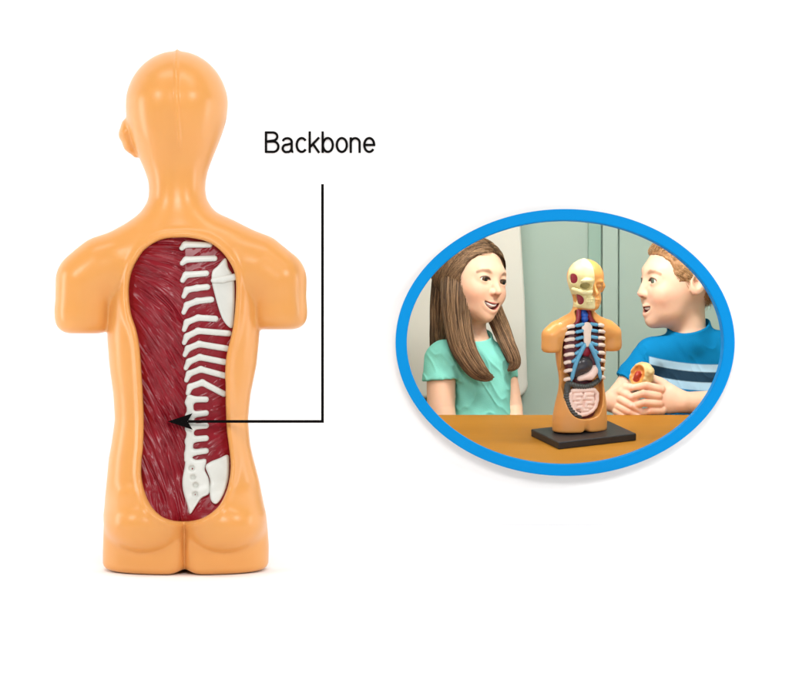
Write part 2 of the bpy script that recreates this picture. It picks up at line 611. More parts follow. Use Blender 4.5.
def trunk(P, front):
    x, y, z = P[:, 0], P[:, 1], P[:, 2]
    zi = np.clip(z + 40, 0, len(_zz) - 1.001)
    i = zi.astype(int)
    t = zi - i
    g = lambda A: A[i] * (1 - t) + A[i + 1] * t
    w, d, cx, cy, dw = g(_w), g(_d), g(_cx), g(_cy), g(_dw)
    qx, qy = np.abs(x - cx) / w, np.abs(y - cy) / d
    e = 2.0 + 0.35 * np.clip((370 - z) / 60, 0, 1)
    r = (qx ** e + qy ** e) ** (1 / e)
    a = (r - 1) * np.minimum(w, d) / np.sqrt(1 + np.minimum(dw * dw, 9))
    # a true ellipsoid cap for the crown
    hd = ell(P, (-10, 13.5, 468), (51.4, 62, 55.5))
    t = np.clip((z - 466) / 24, 0, 1)
    t = t * t * (3 - 2 * t)
    a = a * (1 - t) + hd * t
    # shoulders and arm stumps
    sl = smin(chain(P, [(-40, 0, 317), (-81, 0, 304), (-98, 0, 292)], [33, 32.5, 29.5], 6), chain(P, [(-98, 0, 292), (-101.5, 1, 262), (-102.5, 2, 220)], [29.5, 26.8, 25], 14), 12)
    sl = smax(sl, 240 - z, 14)
    sr = smin(chain(P, [(36, 0, 320), (70, 0, 306), (88, 0, 294)], [33, 32.5, 30], 6), chain(P, [(88.5, 0, 292), (91.5, 1, 262), (92.5, 2, 222)], [29, 26.3, 24.8], 14), 12)
    sr = smax(sr, 244 - z, 14)
    a = smin(a, np.minimum(sl, sr), 3 + 11 * np.clip((z - 268) / 45, 0, 1))
    # buttocks
    if not front:
        bl = ell(P, (-36, -33, 51), (39, 36, 30))
        br = ell(P, (37, -33, 51), (39, 36, 30))
        kk = 2 + 12 * np.clip((z - 30) / 30, 0, 1) + 6 * np.clip((np.abs(x) - 45) / 20, 0, 1)
        a = smin(a, smin(bl, br, 2), kk)
        dep = np.interp(z, [-10, 10, 35, 50, 58], [15, 13, 11, 6, 0])
        a = a + dep * np.exp(-np.abs(x - 0.5) / (3.0 + 0.05 * np.clip(40 - z, 0, 50))) * np.clip(-y / 25, 0, 1)
    else:
        cl = chain(P, [(0, 56, 30), (0, 50, 10), (0, 36, -12)], [2, 5, 10])
        a = smax(a, -cl, 10)
    # flat foot with rounded edge; it dips a little under each thigh
    foot = (0.5 + SLOPE * (y + 50) if not front else 0.5) - z + 4.0 * np.exp(-((x - 0.5) / 9) ** 2)
    a = smax(a, foot, 8)
    return a


def torso(P, front=False):
    x, y, z = P[:, 0], P[:, 1], P[:, 2]
    a = trunk(P, front)
    # ear, only on the side with skin
    Q = P * np.array([1, 0.5, 1])
    e = chain(Q, [(-58.5, 9, 449), (-60, 9, 440), (-57, 8.5, 429), (-51, 8, 420)], [7.6, 7.2, 5.4, 3.5], 6)
    a = smin(a, e, 3.5)
    if not front:
        # seam ridge down the back of the head
        xc = np.interp(z, [420, 470, 525], [-4.0, -6.5, -9.0])
        mk = np.clip((z - 419) / 14, 0, 1) * np.clip((-y + 14) / 10, 0, 1)
        a = a - 2.1 * np.exp(-((x - xc) / 1.9) ** 2) * mk
        # lip, then the recess for the back panel
        p = CAVL(x, z)
        bk = np.clip(-y / 15, 0, 1)
        a = a - 2.6 * np.exp(-((p - 3.5) / 3.8) ** 2) * bk
        cut = smax(p, np.maximum(-(trunk(P, front) + 13), y + 5), 1.5)
        a = smax(a, -cut, 3.0)
    else:
        u = -x
        # face half: brow, nose, lips, chin
        j = ell(P, (-9, 42, 404), (34, 34, 36))
        j = smin(j, ell(P, (-9, 66, 385), (16, 13, 12)), 14)
        a = smin(a, j, 16)
        a = smin(a, chain(P, [(-9, 70, 452), (-9, 80, 432), (-9, 86, 424)], [5, 7, 8]), 7)
        a = smin(a, ell(P, (-26, 68, 458), (16, 7, 6)), 6)
        a = smax(a, -ell(P, (-27, 78, 446), (12, 10, 8)), 6)
        a = smin(a, ell(P, (-27, 68, 446), (8, 6, 5)), 2)
        a = smin(a, ell(P, (-17, 75, 405), (10, 5, 3)), 3)
        a = smin(a, ell(P, (-16, 74, 398.5), (9, 5, 3)), 3)
        a = smax(a, -np.maximum(np.maximum(-6 - x, 382 - z), 12 - y), 1.5)
        p = FCAVL(u, z)
        cut = smax(p, np.maximum(-(trunk(P, front) + 26), 2 - y), 2)
        a = smax(a, -cut, 3.0)
    return a


# ------------------------------------------------------------------ the large torso seen from behind
big = thing("anatomy_torso", "large orange plastic torso seen from behind with red muscle and white bone panel", "anatomy model",
            ((186 - 394.5) * PX, 0, FLOOR_Z))
V, F = net(lambda P: torso(P), (-134, -74, -8), (124, 84, 530), 1.25, smooth=2)
mesh("body", V * PX, F, M_skinp, big)


# depth of the back surface under the panel
def back_y(q):
    n = len(q)
    lo = np.full(n, -75.0)
    hi = np.zeros(n)
    ys = np.full(n, -75.0)
    done = np.zeros(n, bool)
    P = np.zeros((n, 3))
    P[:, 0], P[:, 2] = q[:, 0], q[:, 1]
    y = np.full(n, -75.0)
    for _ in range(60):
        P[:, 1] = y
        d = trunk(P, False)
        y = y + np.where(d > 0.05, np.maximum(d, 0.05) * 0.8, 0)
        y = np.minimum(y, 0)
    return y


BY = Lut(back_y, (-66, 45), (62, 345), 3.0)
for _ in range(3):     # soften
    A = BY.A
    Ap = np.pad(A, 1, mode='edge')
    BY.A = (Ap[:-2, 1:-1] + Ap[2:, 1:-1] + Ap[1:-1, :-2] + Ap[1:-1, 2:] + 2 * A) / 6


def build_muscle():
    hres = 0.55
    x0, x1, z0, z1 = -58, 54, 50, 338
    nx, nz = int((x1 - x0) / hres), int((z1 - z0) / hres)
    H = np.zeros((nx, nz))
    rnd = np.random.RandomState(3)
    zk = [54, 90, 155, 200, 243, 275, 300, 320, 335]
    ak = [78, 70, 62, 58, 54, 42, 22, 6, -6]

    def stroke(x, z, length, wid, hgt, right=False):
        pts = []
        n = int(length / 0.5)
        jit = rnd.normal(0, 4.5)
        for k in range(n):
            if right:
                a = math.radians(-35 + jit + 20 * math.sin(z * 0.05))
            else:
                bend = 16 * max(0, min(1, (x + 20) / 25)) * (1 if z > 255 else 0.2)
                a = math.radians(np.interp(z, zk, ak) + jit + bend)
            pts.append((x, z, math.sin(math.pi * (k + 0.5) / n) ** 0.6))
            x += 0.5 * math.cos(a)
            z -= 0.5 * math.sin(a)
        pts = np.array(pts)
        R = int(wid * 2.2 / hres) + 1
        ox, oz = np.meshgrid(np.arange(-R, R + 1), np.arange(-R, R + 1), indexing='ij')
        ix = np.round((pts[:, 0] - x0) / hres).astype(int)
        iz = np.round((pts[:, 1] - z0) / hres).astype(int)
        I = ix[:, None] + ox.ravel()[None]
        J = iz[:, None] + oz.ravel()[None]
        dx = x0 + I * hres - pts[:, :1]
        dz = z0 + J * hres - pts[:, 1:2]
        val = hgt * np.exp(-(dx * dx + dz * dz) / (wid * wid)) * pts[:, 2:]
        ok = (I >= 0) & (I < nx) & (J >= 0) & (J < nz)
        if right is False:
            ok &= dx + pts[:, :1] < 0.5
        T = np.zeros_like(H)
        np.maximum.at(T, (I[ok], J[ok]), val[ok])
        return T
    up = np.zeros_like(H)
    dn = np.zeros_like(H)
    for k in range(170):
        up = np.maximum(up, stroke(rnd.uniform(-58, -4), rnd.uniform(62, 338), rnd.uniform(34, 84), rnd.choice((rnd.uniform(0.8, 1.2), rnd.uniform(1.5, 2.6))), rnd.uniform(0.8, 2.6)))
    for k in range(120):
        dn = np.maximum(dn, stroke(rnd.uniform(-58, -4), rnd.uniform(62, 338), rnd.uniform(30, 80), rnd.uniform(0.9, 1.6), rnd.uniform(1.0, 2.4)))
    for k in range(190):
        up = np.maximum(up, stroke(rnd.uniform(3, 46), rnd.uniform(60, 330), rnd.uniform(6, 16), rnd.uniform(0.7, 1.3), rnd.uniform(0.4, 1.3), True))
    for k in range(40):
        up = np.maximum(up, stroke(rnd.uniform(-56, -6), rnd.uniform(64, 336), rnd.uniform(12, 30), 0.75, rnd.uniform(2.0, 3.2)))
    H = up - dn
    gx = x0 + np.arange(nx) * hres
    gz = z0 + np.arange(nz) * hres
    X, Z = np.meshgrid(gx, gz, indexing='ij')
    fx, fz = X.ravel(), Z.ravel()
    # gentle swell of each muscle half and a step along the spine
    sw = 1.8 * np.clip((-fx) / 10, 0, 1) + 2.0 * np.exp(-((fx + 28) / 18) ** 2)
    Y = BY(fx, fz) + 9.0 - sw - H.ravel()
    keep = (CAVL(fx, fz) < 2.5).reshape(nx, nz)
    global PANEL
    PANEL = Lut(lambda q: np.zeros(len(q)), (x0, z0), (x1 - 1, z1 - 1), hres)
    pl = (BY(fx, fz) + 9.0 - sw).reshape(nx, nz)
    PANEL.A = pl[:PANEL.A.shape[0], :PANEL.A.shape[1]]
    idx = -np.ones((nx, nz), int)
    idx[keep] = np.arange(keep.sum())
    V = np.stack([fx, Y, fz], 1)[keep.ravel()]
    a, b, c, d = idx[:-1, :-1], idx[1:, :-1], idx[1:, 1:], idx[:-1, 1:]
    ok = (a >= 0) & (b >= 0) & (c >= 0) & (d >= 0)
    F = np.stack([a[ok], b[ok], c[ok], d[ok]], 1)
    o = mesh("muscle_panel", V * PX, F, M_red, big)
    o["label"] = "dark red back panel moulded with slanting muscle fibres"
    so = o.modifiers.new("thickness", 'SOLIDIFY')
    so.thickness = 0.003
    so.offset = -1.0
    return o


build_muscle()


def flat_bone(name, fn2, lo, hi, up=2.6, down=3.0, r=2.2, h=0.7, parent=big, holes=None):
    """a bone with outline fn2(x,z) that lies on the panel"""
    def f(P):
        x, y, z = P[:, 0], P[:, 1], P[:, 2]
        yy = y - PANEL(x, z)
        q1 = fn2(x, z) + r
        q2 = np.abs(yy + (up - down) / 2) - (up + down) / 2 + r
        d = np.sqrt(np.maximum(q1, 0) ** 2 + np.maximum(q2, 0) ** 2) + np.minimum(np.maximum(q1, q2), 0) - r
        if holes is not None:
            for (hx, hz, hr) in holes:
                d = smax(d, -np.sqrt((x - hx) ** 2 + (z - hz) ** 2 + (yy + up + 0.5) ** 2 * 0.6) + hr, 1.2)
        return d
    V, F = net(f, (lo[0], -62, lo[1]), (hi[0], -16, hi[1]), h, smooth=2)
    return mesh(name, V * PX, F, M_bone, parent)


def line2(pts, rs):
    pts = [np.array(p, float) for p in pts]

    def fn(x, z):
        d = None
        for i in range(len(pts) - 1):
            a, b = pts[i], pts[i + 1]
            ab = b - a
            t = np.clip(((x - a[0]) * ab[0] + (z - a[1]) * ab[1]) / (ab @ ab), 0, 1)
            e = np.sqrt((x - a[0] - t * ab[0]) ** 2 + (z - a[1] - t * ab[1]) ** 2) - (rs[i] + (rs[i + 1] - rs[i]) * t)
            d = e if d is None else smin(d, e, 1.5)
        return d
    return fn


RIBS = [[(184, 246), (187, 245), (211, 245)], [(184.5, 261), (188, 260), (216, 258.5)], [(185, 278), (188, 275), (208, 273.5)], [(186, 294), (189, 290), (199, 288), (209, 287)],
        [(186, 310), (189, 305), (199, 301), (213, 299.5)], [(186.5, 327), (189, 322), (200, 317.5), (217, 318.5)], [(186.5, 340), (189, 336), (200, 330.5), (230, 333)],
        [(187, 352), (190, 348), (201, 343.5), (228, 348)], [(188, 365), (191, 361), (201.5, 356.5), (226, 361.5)], [(188.5, 377), (191, 373), (202.5, 368.5), (226, 375)],
        [(190, 390), (192, 386), (204, 381.7), (225, 393)]]
for rib in RIBS:
    x0, y0 = rib[0]
    rib = [(x0 - 0.3, y0 + 2.5), rib[1]] + rib[2:]      # the spinous end hangs down towards the next rib
    P2 = [L(*p) for p in rib]
    n = len(P2)
    rs = [2.3] + [3.1] * (n - 1) if n > 3 else [2.6, 3.2, 3.0]
    xs = [p[0] for p in P2]
    zs = [p[1] for p in P2]
    flat_bone("rib", line2(P2, rs), (min(xs) - 6, min(zs) - 7), (max(xs) + 6, max(zs) + 7), r=2.4, up=3.4)

# lumbar column with its side processes
def lumbar():
    fns = [line2([L(191.5, 397), L(192.5, 425), L(190, 458)], [3.4, 3.6, 4.0])]
    for (yy, dy) in ((398.5, 0), (412, 1.5), (424.5, 1), (437, 1), (449.5, 1.5)):
        fns.append(line2([L(190, yy + 3), L(196, yy + dy), L(207.5, yy)], [3.4, 3.1, 3.0]))

    def fn(x, z):
        d = fns[0](x, z)
        for g in fns[1:]:
            d = smin(d, g(x, z), 2.5)
        return d
    flat_bone("spine", fn, (-4, 108), (28, 182), up=3.6, r=2.4)


lumbar()


def zl(p):
    return L(120 + p[0] / 4.454, 370 + p[1] / 4.454)


SAC = spline([zl(p) for p in [(305, 355), (340, 392), (390, 390), (388, 420), (386, 440), (404, 480), (406, 540), (372, 562), (346, 600), (322, 632), (308, 590), (290, 530), (287, 480), (297, 420)]], 4)
SACL = poly_lut(SAC, 0.7, 20)
flat_bone("sacrum", SACL, SAC.min(0) - 4, SAC.max(0) + 4, up=3.6, r=2.4,
          holes=[zl((328, 430)) + (3.2,), zl((334, 470)) + (2.9,), zl((346, 505)) + (3.0,), zl((344, 545)) + (2.9,)])
HIP = spline([zl(p) for p in [(388, 424), (410, 402), (445, 388), (484, 372), (492, 400), (489, 480), (467, 550), (440, 586), (415, 572), (407, 530), (408, 480)]], 4)
HIPL = poly_lut(HIP, 0.7, 20)
flat_bone("hip_bone", HIPL, HIP.min(0) - 4, HIP.max(0) + 4, up=4.6, r=3.0)


def zu(p):
    return L(120 + p[0] / 4.6, 225 + p[1] / 4.6)


BLA = spline([zu(p) for p in [(430, 262), (432, 215), (455, 190), (492, 152), (504, 195), (522, 225), (532, 260), (534, 330), (532, 400), (523, 472), (490, 450), (466, 400), (442, 315)]], 4)
BLAL = poly_lut(BLA, 0.7, 20)
RID = line2([zu((438, 256)), zu((480, 252)), zu((530, 240))], [2.6, 3.2, 3.6])
sb = flat_bone("shoulder_blade", BLAL, BLA.min(0) - 4, BLA.max(0) + 4, up=4.2, r=2.2)
flat_bone("blade_ridge", RID, (BLA.min(0)[0] - 3, 285), (BLA.max(0)[0] + 5, 300), up=7.5, down=0.5, r=2.6, parent=sb)

# ------------------------------------------------------------------ lettering and pointer
def arc(cx, cy, rx, ry, a0, a1, n=14):
    return [(cx + rx * math.cos(math.radians(a0 + (a1 - a0) * k / n)), cy + ry * math.sin(math.radians(a0 + (a1 - a0) * k / n))) for k in range(n + 1)]


def lettering():
    """plain grotesque letters, drawn as strokes; units are tenths of the cap height"""
    SW = 1.06
    h = SW / 2
    xh = 7.35
    G = {
        'B': (6.75, [[(h, 0), (h, 10)],
                     [(h, 10 - h)] + arc(3.6, 7.6, 1.95, 2.4 - h, 90, -90) + [(h, 5.2)],
                     [(h, 5.2)] + arc(3.75, 2.9, 2.3, 2.9 - h + 0.05, 90, -90) + [(h, h)]]),
        'a': (5.7, [arc(2.7, 5.2, 1.95, xh - h - 5.2, 172, 0) + [(4.65, 1.6)] + arc(5.35, 1.25, 0.7, 0.75, 180, 275),
                    [(4.65, 4.35), (2.6, 3.85)] + arc(2.25, 2.1, 1.6, 1.72, 95, 285) + arc(2.6, 2.6, 2.05, 2.3, 290, 360)]),
        'c': (5.35, [arc(2.85, 3.68, 2.2, xh / 2 - h + 0.06, 38, 322, 26)]),
        'k': (5.2, [[(h, 0), (h, 10)], [(4.7, 7.2), (h, 2.6)], [(1.9, 4.3), (4.75, 0)]]),
        'b': (5.65, [[(h, 0), (h, 10)], arc(2.85, 3.68, 2.2, xh / 2 - h + 0.06, 0, 360, 30)]),
        'o': (5.75, [arc(2.85, 3.68, 2.22, xh / 2 - h + 0.06, 0, 360, 30)]),
        'n': (5.35, [[(h, 0), (h, xh - 0.1)], [(h, 4.3)] + arc(2.5, 4.75, 1.95, xh - h - 4.75, 172, 0) + [(4.45, 0)]]),
        'e': (5.6, [[(0.7, 3.7), (5.05, 3.7)], arc(2.85, 3.68, 2.2, xh / 2 - h + 0.06, -9, 324, 28)]),
    }
    V, F = [], []
    x = 0.0
    lay = 0
    for ch in "Backbone":
        adv, strokes = G[ch]
        for st in strokes:
            p = np.array(st, float)
            keep = np.r_[True, np.linalg.norm(np.diff(p, axis=0), axis=1) > 1e-3]
            p = p[keep]
            loop = np.linalg.norm(p[0] - p[-1]) < 1e-3 and len(p) > 8
            t = np.gradient(p, axis=0)
            sd = np.diff(p, axis=0)
            sd /= np.linalg.norm(sd, axis=1)[:, None]
            n = np.zeros_like(p)
            for i in range(len(p)):
                a = sd[i - 1] if i > 0 else (sd[-1] if loop else sd[0])
                b = sd[i] if i < len(sd) else (sd[0] if loop else sd[-1])
                m = a + b
                m /= np.linalg.norm(m)
                c = max(m @ a, 0.6)
                n[i] = np.array([-m[1], m[0]]) / c
            lay = (lay + 1) % 4
            o = -0.00012 * lay
            b0 = len(V)
            for i in range(len(p)):
                for s_ in (-1, 1):
                    q = p[i] + n[i] * s_ * h
                    V.append((x + q[0], o, q[1]))
            for i in range(len(p) - 1):
                F.append((b0 + 2 * i, b0 + 2 * i + 2, b0 + 2 * i + 3, b0 + 2 * i + 1))
        x += adv + 0.55
    v = np.array(V)
    y = WALL_Y - 0.0015
    k = (D_CAM + y) / D_CAM * PX
    mn, mx = v.min(0), v.max(0)
    X = (v[:, 0] - mn[0]) / (mx[0] - mn[0]) * (375.4 - 264.8) * k
    Z = v[:, 2] / 10 * 21.6 * k
    o = mesh("lettering", np.stack([X, v[:, 1], Z], 1), F, M_ink, smooth=False)
    o.location = ((264.8 - 394.5) * k, y, (345 - 152.8) * k)
    so = o.modifiers.new("thickness", 'SOLIDIFY')
    so.thickness = 0.0008
    tag(o, "black word Backbone in plain letters on the white paper above the pointer", "lettering")


lettering()


def pointer():
    y = -0.0432
    k = (D_CAM + y) / D_CAM * PX
    pt = thing("pointer", "thin black bent rod with an arrow head pointing at the spine", "arrow", ((322.5 - 394.5) * k, y, (345 - 421.5) * k))
    cx, cz = pt.location.x, pt.location.z
    r = 1.38 * k
    g = lambda px, py: ((px - 394.5) * k - cx, (345 - py) * k - cz)
    a = g(322.5, 184)
    b = g(322.5, 421.5)
    e = g(188, 421.5)
    V, F = [], []
    path = [(a, 'v'), (b, 'c'), (e, 'h')]
    for (p, kind) in path:
        for (s, q) in ((1, -1), (1, 1), (-1, 1), (-1, -1)):
            if kind == 'v':
                V.append((p[0] + s * r, q * r, p[1]))
            elif kind == 'c':
                V.append((p[0] + s * r, q * r, p[1] - s * r))
            else:
                V.append((p[0], q * r, p[1] - s * r))
    for i in range(2):
        for j in range(4):
            F.append((4 * i + j, 4 * i + (j + 1) % 4, 4 * i + 4 + (j + 1) % 4, 4 * i + 4 + j))
    F += [(3, 2, 1, 0), (8, 9, 10, 11)]
    mesh("rod", V, F, M_ink, pt, smooth=False)
    H = [g(167.6, 421.5), g(192.5, 413.3), g(187.5, 421.5), g(192.5, 429.7)]
    t = 1.7 * k
    V = [(p[0], -t, p[1]) for p in H] + [(p[0], t, p[1]) for p in H]
    F = [(0, 1, 2, 3), (7, 6, 5, 4)] + [(i, 4 + i, 4 + (i + 1) % 4, (i + 1) % 4) for i in range(4)]
    mesh("arrow_head", V, F, M_ink, pt, smooth=False)


pointer()

# ------------------------------------------------------------------ the small torso on its stand
SC = 174.0 / 525 * PX * (D_CAM + 0.53) / D_CAM


def table_hit(px, py):
    lo, hi = WALL_Y, 0.9
    for _ in range(40):
        y = (lo + hi) / 2
        if 345 - 1000 * table_z(y) * D_CAM / (D_CAM + y) > py:
            lo = y
        else:
            hi = y
    return W(px, py, y)


YAW = math.radians(25)
bp = table_hit(583.5, 438.5)
RXR = Matrix.Rotation(RAKE, 3, 'X')
base_m = RXR @ Matrix.Rotation(YAW, 3, 'Z')
bw, bd, bh = 0.0495, 0.0345, 0.0085
stand = bx("stand", (-bw, -bd, 0.0), (bw, bd, bh), M_base)
stand.location = bp
stand.rotation_euler = base_m.to_euler()
bv = stand.modifiers.new("bevel", 'BEVEL')
bv.width = 0.0012
bv.segments = 3
tag(stand, "flat black rectangular stand on the ochre table under the small torso", "stand")

nrm = RXR @ Vector((0, 0, 1))
small = thing("anatomy_torso", "small orange torso seen from the front with skull, ribs and organs showing, on black stand", "anatomy model",
              bp + nrm * (bh - 0.0012) + base_m @ Vector((-0.002, 0.006, 0)))
small.rotation_euler = (Matrix.Rotation(RAKE * 0.45, 3, 'X') @ Matrix.Rotation(YAW, 3, 'Z')).to_euler()
FR = np.array([-1.06, -1, 1]) * SC


def front_mesh(name, f, lo, hi, h, m, parent=small, cols=None, smooth=1, lip=1.7):
    """f works in the torso's own millimetres with the front at +y and u = -x"""
    V, F = net(f, lo, hi, h, lip, smooth)
    c = cols(V) if cols else None
    return mesh(name, V * FR, F, m, parent, c)


front_mesh("body", lambda P: torso(P, True), (-134, -64, -8), (124, 98, 530), 1.7, M_skinp, smooth=2)
M_cav = mat("maroon_plastic", (84, 22, 30), 0.4, 0.1, 200)
M_mus = mat("muscle_plastic", (140, 30, 48), 0.35, 0.15, 300)
M_skull = mat("skull_plastic", (222, 208, 150), 0.4, 0.05, 150)
M_ribw = mat("rib_plastic", (238, 214, 196), 0.4, 0.03, 150)
M_cart = mat("cartilage_plastic", (96, 164, 196), 0.4, 0.03, 150)
M_lar = mat("larynx_plastic", (24, 82, 176), 0.3, 0.1, 300)
M_liv = mat("liver_plastic", (62, 58, 60), 0.25, 0.1, 150)
M_col = mat("colon_plastic", (74, 76, 72), 0.35, 0.1, 200)
M_gut = mat("gut_plastic", (250, 216, 200), 0.4, 0.04, 200)

front_mesh("cavity_lining", lambda P: smax(smax(FCAVL(-P[:, 0], P[:, 2]) - 1.5, trunk(P, True) + 22, 2), 6 - P[:, 1], 2), (-74, 2, 36), (74, 66, 378), 2.0, M_cav)


def ysurf(u, z):
    w = 76.0
    q = np.clip(np.abs(u) / w, 0, 0.97)
    return 47.0 * (1 - q ** 2.35) ** (1 / 2.35)


def chain3(pts, off):
    return [(-u, float(ysurf(u, z)) + off, z) for (u, z) in pts]


def resample(pts, n=9):
    p = spline(pts, 6, closed=False)
    t = np.r_[0, np.cumsum(np.linalg.norm(np.diff(p, axis=0), axis=1))]
    q = np.linspace(0, t[-1], n)
    return np.stack([np.interp(q, t, p[:, 0]), np.interp(q, t, p[:, 1])], 1)


def tube(name, pts, r, m, parent=small, r2=None, seg=10):
    """closed tapered tube through 3-D points in torso millimetres"""
    p = np.array(pts, float)
    n = len(p)
    t = np.gradient(p, axis=0)
    t /= np.linalg.norm(t, axis=1)[:, None]
    up = np.array([0, 1.0, 0])
    V, F = [], []
    r2 = r if r2 is None else r2
    for i in range(n):
        a = np.cross(t[i], up)
        a /= np.linalg.norm(a) + 1e-9
        b = np.cross(a, t[i])
        e = math.sqrt(max(0.12, 1 - max(0, abs(2 * i / (n - 1) - 1) - 0.8) ** 2 * 22))
        for k in range(seg):
            q = 2 * math.pi * k / seg
            rr = (r + (r2 - r) * i / (n - 1)) * e
            V.append(p[i] + rr * (a * math.cos(q) + b * math.sin(q)))
    for i in range(n - 1):
        for k in range(seg):
            F.append((i * seg + k, i * seg + (k + 1) % seg, (i + 1) * seg + (k + 1) % seg, (i + 1) * seg + k))
    F.append(tuple(range(seg))[::-1])
    F.append(tuple((n - 1) * seg + k for k in range(seg)))
    return mesh(name, np.array(V) * FR, F, m, parent)


RZ = [322, 303, 283, 262, 238, 214, 189, 163]
INN = [8, 9, 10, 11, 24, 33, 41, 47]
for sgn in (-1, 1):
    for i, z in enumerate(RZ):
        out = 59 if i == 0 else 65
        cut = 36 if i < 4 else (INN[i] + 13 if i < 6 else INN[i])
        pts = resample([(sgn * out, z - 2), (sgn * (out + cut) / 2, z + 2.5), (sgn * cut, z + 3)], 9)
        rb = tube("rib", chain3(pts, -1.5), 6.0, M_ribw)
        if i < 6:
            pts = resample([(sgn * (cut + 1), z + 3), (sgn * (cut + INN[i]) / 2, z + 6), (sgn * INN[i], z + 9 + (i >= 3) * 4)], 7)
            tube("cartilage", chain3(pts, -1.0), 5.4, M_cart, rb)
    pts = resample([(sgn * 6, 274), (sgn * 17, 252), (sgn * 30, 224), (sgn * 40, 194), (sgn * 47, 158)], 13)
    tube("costal_arch", chain3(pts, 0.5), 7.4, M_cart, r2=5.6)
    for (a, b) in (((24, 238), (10, 262)), ((33, 214), (19, 244))):
        tube("cartilage", chain3(resample([(sgn * a[0] + sgn * 6, a[1]), (sgn * (a[0] + b[0]) / 2 + sgn * 5, (a[1] + b[1]) / 2 + 2), (sgn * b[0], b[1])], 6), -1.5), 4, M_cart)
front_mesh("sternum", lambda P: smin(ell(P, (0, 45, 318), (17, 7, 18)), ell(P, (0, 47, 290), (12, 6.5, 30)), 6), (-22, 34, 252), (22, 60, 342), 1.2, M_ribw)
front_mesh("larynx", lambda P: chain(P, [(0, 24, 366), (0, 29, 356), (0, 26, 350), (0, 30, 344), (0, 28, 336), (0, 29, 330)], [8, 10, 7, 10, 7, 8], 2), (-16, 8, 318), (16, 46, 382), 1.2, M_lar)
for sgn in (-1, 1):
    front_mesh("neck_muscle", lambda P: chain(P, [(sgn * 15, 22, 368), (sgn * 18, 25, 350), (sgn * 24, 27, 336), (sgn * 36, 29, 326)], [7, 7, 8, 6]), (-48, 8, 312), (48, 42, 384), 1.6, M_mus)
    front_mesh("lung", lambda P: ell(P, (sgn * 34, 20, 245), (29, 21, 76)), (-68, -4, 164), (68, 44, 326), 2.2, M_cav)
front_mesh("heart", lambda P: ell(P, (-4, 30, 255), (20, 12, 26)), (-30, 14, 224), (22, 46, 286), 1.8, M_mus)
front_mesh("liver", lambda P: smin(ell(P, (3, 33, 206), (28, 15, 26)), ell(P, (26, 24, 192), (24, 14, 26)), 8), (-34, 6, 158), (60, 56, 240), 1.8, M_liv)
front_mesh("stomach", lambda P: smin(cap(P, (-32, 30, 190), (-18, 31, 172), 16, 13), cap(P, (-18, 31, 172), (16, 31, 164), 12, 8), 8), (-58, 6, 148), (34, 54, 216), 1.6, M_gut)
front_mesh("colon", lambda P: smin(chain(P, [(50, 26, 152), (24, 31, 142), (0, 32, 139), (-24, 31, 143), (-48, 26, 156)], [8, 8, 8, 8, 8]),
                                   chain(P, [(52, 25, 146), (54, 24, 110), (47, 28, 78), (30, 32, 56), (14, 33, 50)], [8, 9, 9, 8, 6]), 3)
           + 0.9 * np.sin(P[:, 0] * 0.8) * (P[:, 2] > 128) + 0.9 * np.sin(P[:, 2] * 0.8) * (P[:, 2] <= 128), (-64, 8, 36), (68, 50, 172), 1.3, M_col)
GUT = [[(-38, 128), (30, 128), (40, 116), (40, 96), (34, 76), (22, 64), (4, 56), (-14, 54), (-30, 60), (-40, 78), (-45, 100), (-44, 118)],
       [(24, 114), (2, 115), (-2, 104), (24, 102), (26, 90), (4, 90), (2, 78), (20, 76)],
       [(-12, 115), (-32, 115), (-33, 103), (-14, 102), (-14, 90), (-32, 90), (-29, 77), (-12, 78), (-8, 68), (8, 67)]]


def gut(P):
    d = ell(P, (-3, 18, 92), (42, 14, 42))
    for g in GUT:
        pts = [(-u, 24 + 9 * math.sqrt(max(0.02, 1 - (u / 58) ** 2)), z) for u, z in g]
        d = smin(d, chain(P, pts, [6.6] * len(pts)), 1.5)
    return d


front_mesh("intestine", gut, (-56, 2, 40), (58, 48, 142), 1.15, M_gut, smooth=1)


def head_shape(P):
    a = trunk(P, True)
    j = ell(P, (-9, 42, 404), (34, 34, 36))
    j = smin(j, ell(P, (-9, 66, 385), (16, 13, 12)), 14)
    return smin(a, j, 16)


def skull(P):
    x, y, z = P[:, 0], P[:, 1], P[:, 2]
    a = head_shape(P) - 2.0
    a = smin(a, chain(P, [(4, 78, 428), (24, 66, 428), (42, 40, 436)], [8, 7, 6]), 5)
    a = smin(a, ell(P, (14, 72, 463), (20, 9, 7)), 6)
    a = smin(a, ell(P, (2, 72, 404), (17, 12, 15)), 5)
    a = smax(a, -ell(P, (14, 74, 446), (16, 34, 12)), 3)
    a = smax(a, -ell(P, (-6, 84, 424), (7, 16, 11)), 3)
    a = smax(a, -ell(P, (26, 34, 403), (10, 46, 17)), 3)
    a = smax(a, -ell(P, (44, 34, 468), (20, 18, 15)), 2)
    th = (np.abs(z - 405) < 10) & (y > 55) & (x < 16)
    a = a + th * (2.0 * np.cos(x * 0.7) ** 8 + 2.4 * np.exp(-((z - 405) / 1.4) ** 2))
    a = smax(a, -8.5 - x, 1.5)
    a = smax(a, 378 - z, 3)
    a = smax(a, 2 + (z - 470) * 0.08 - y, 3)
    return a


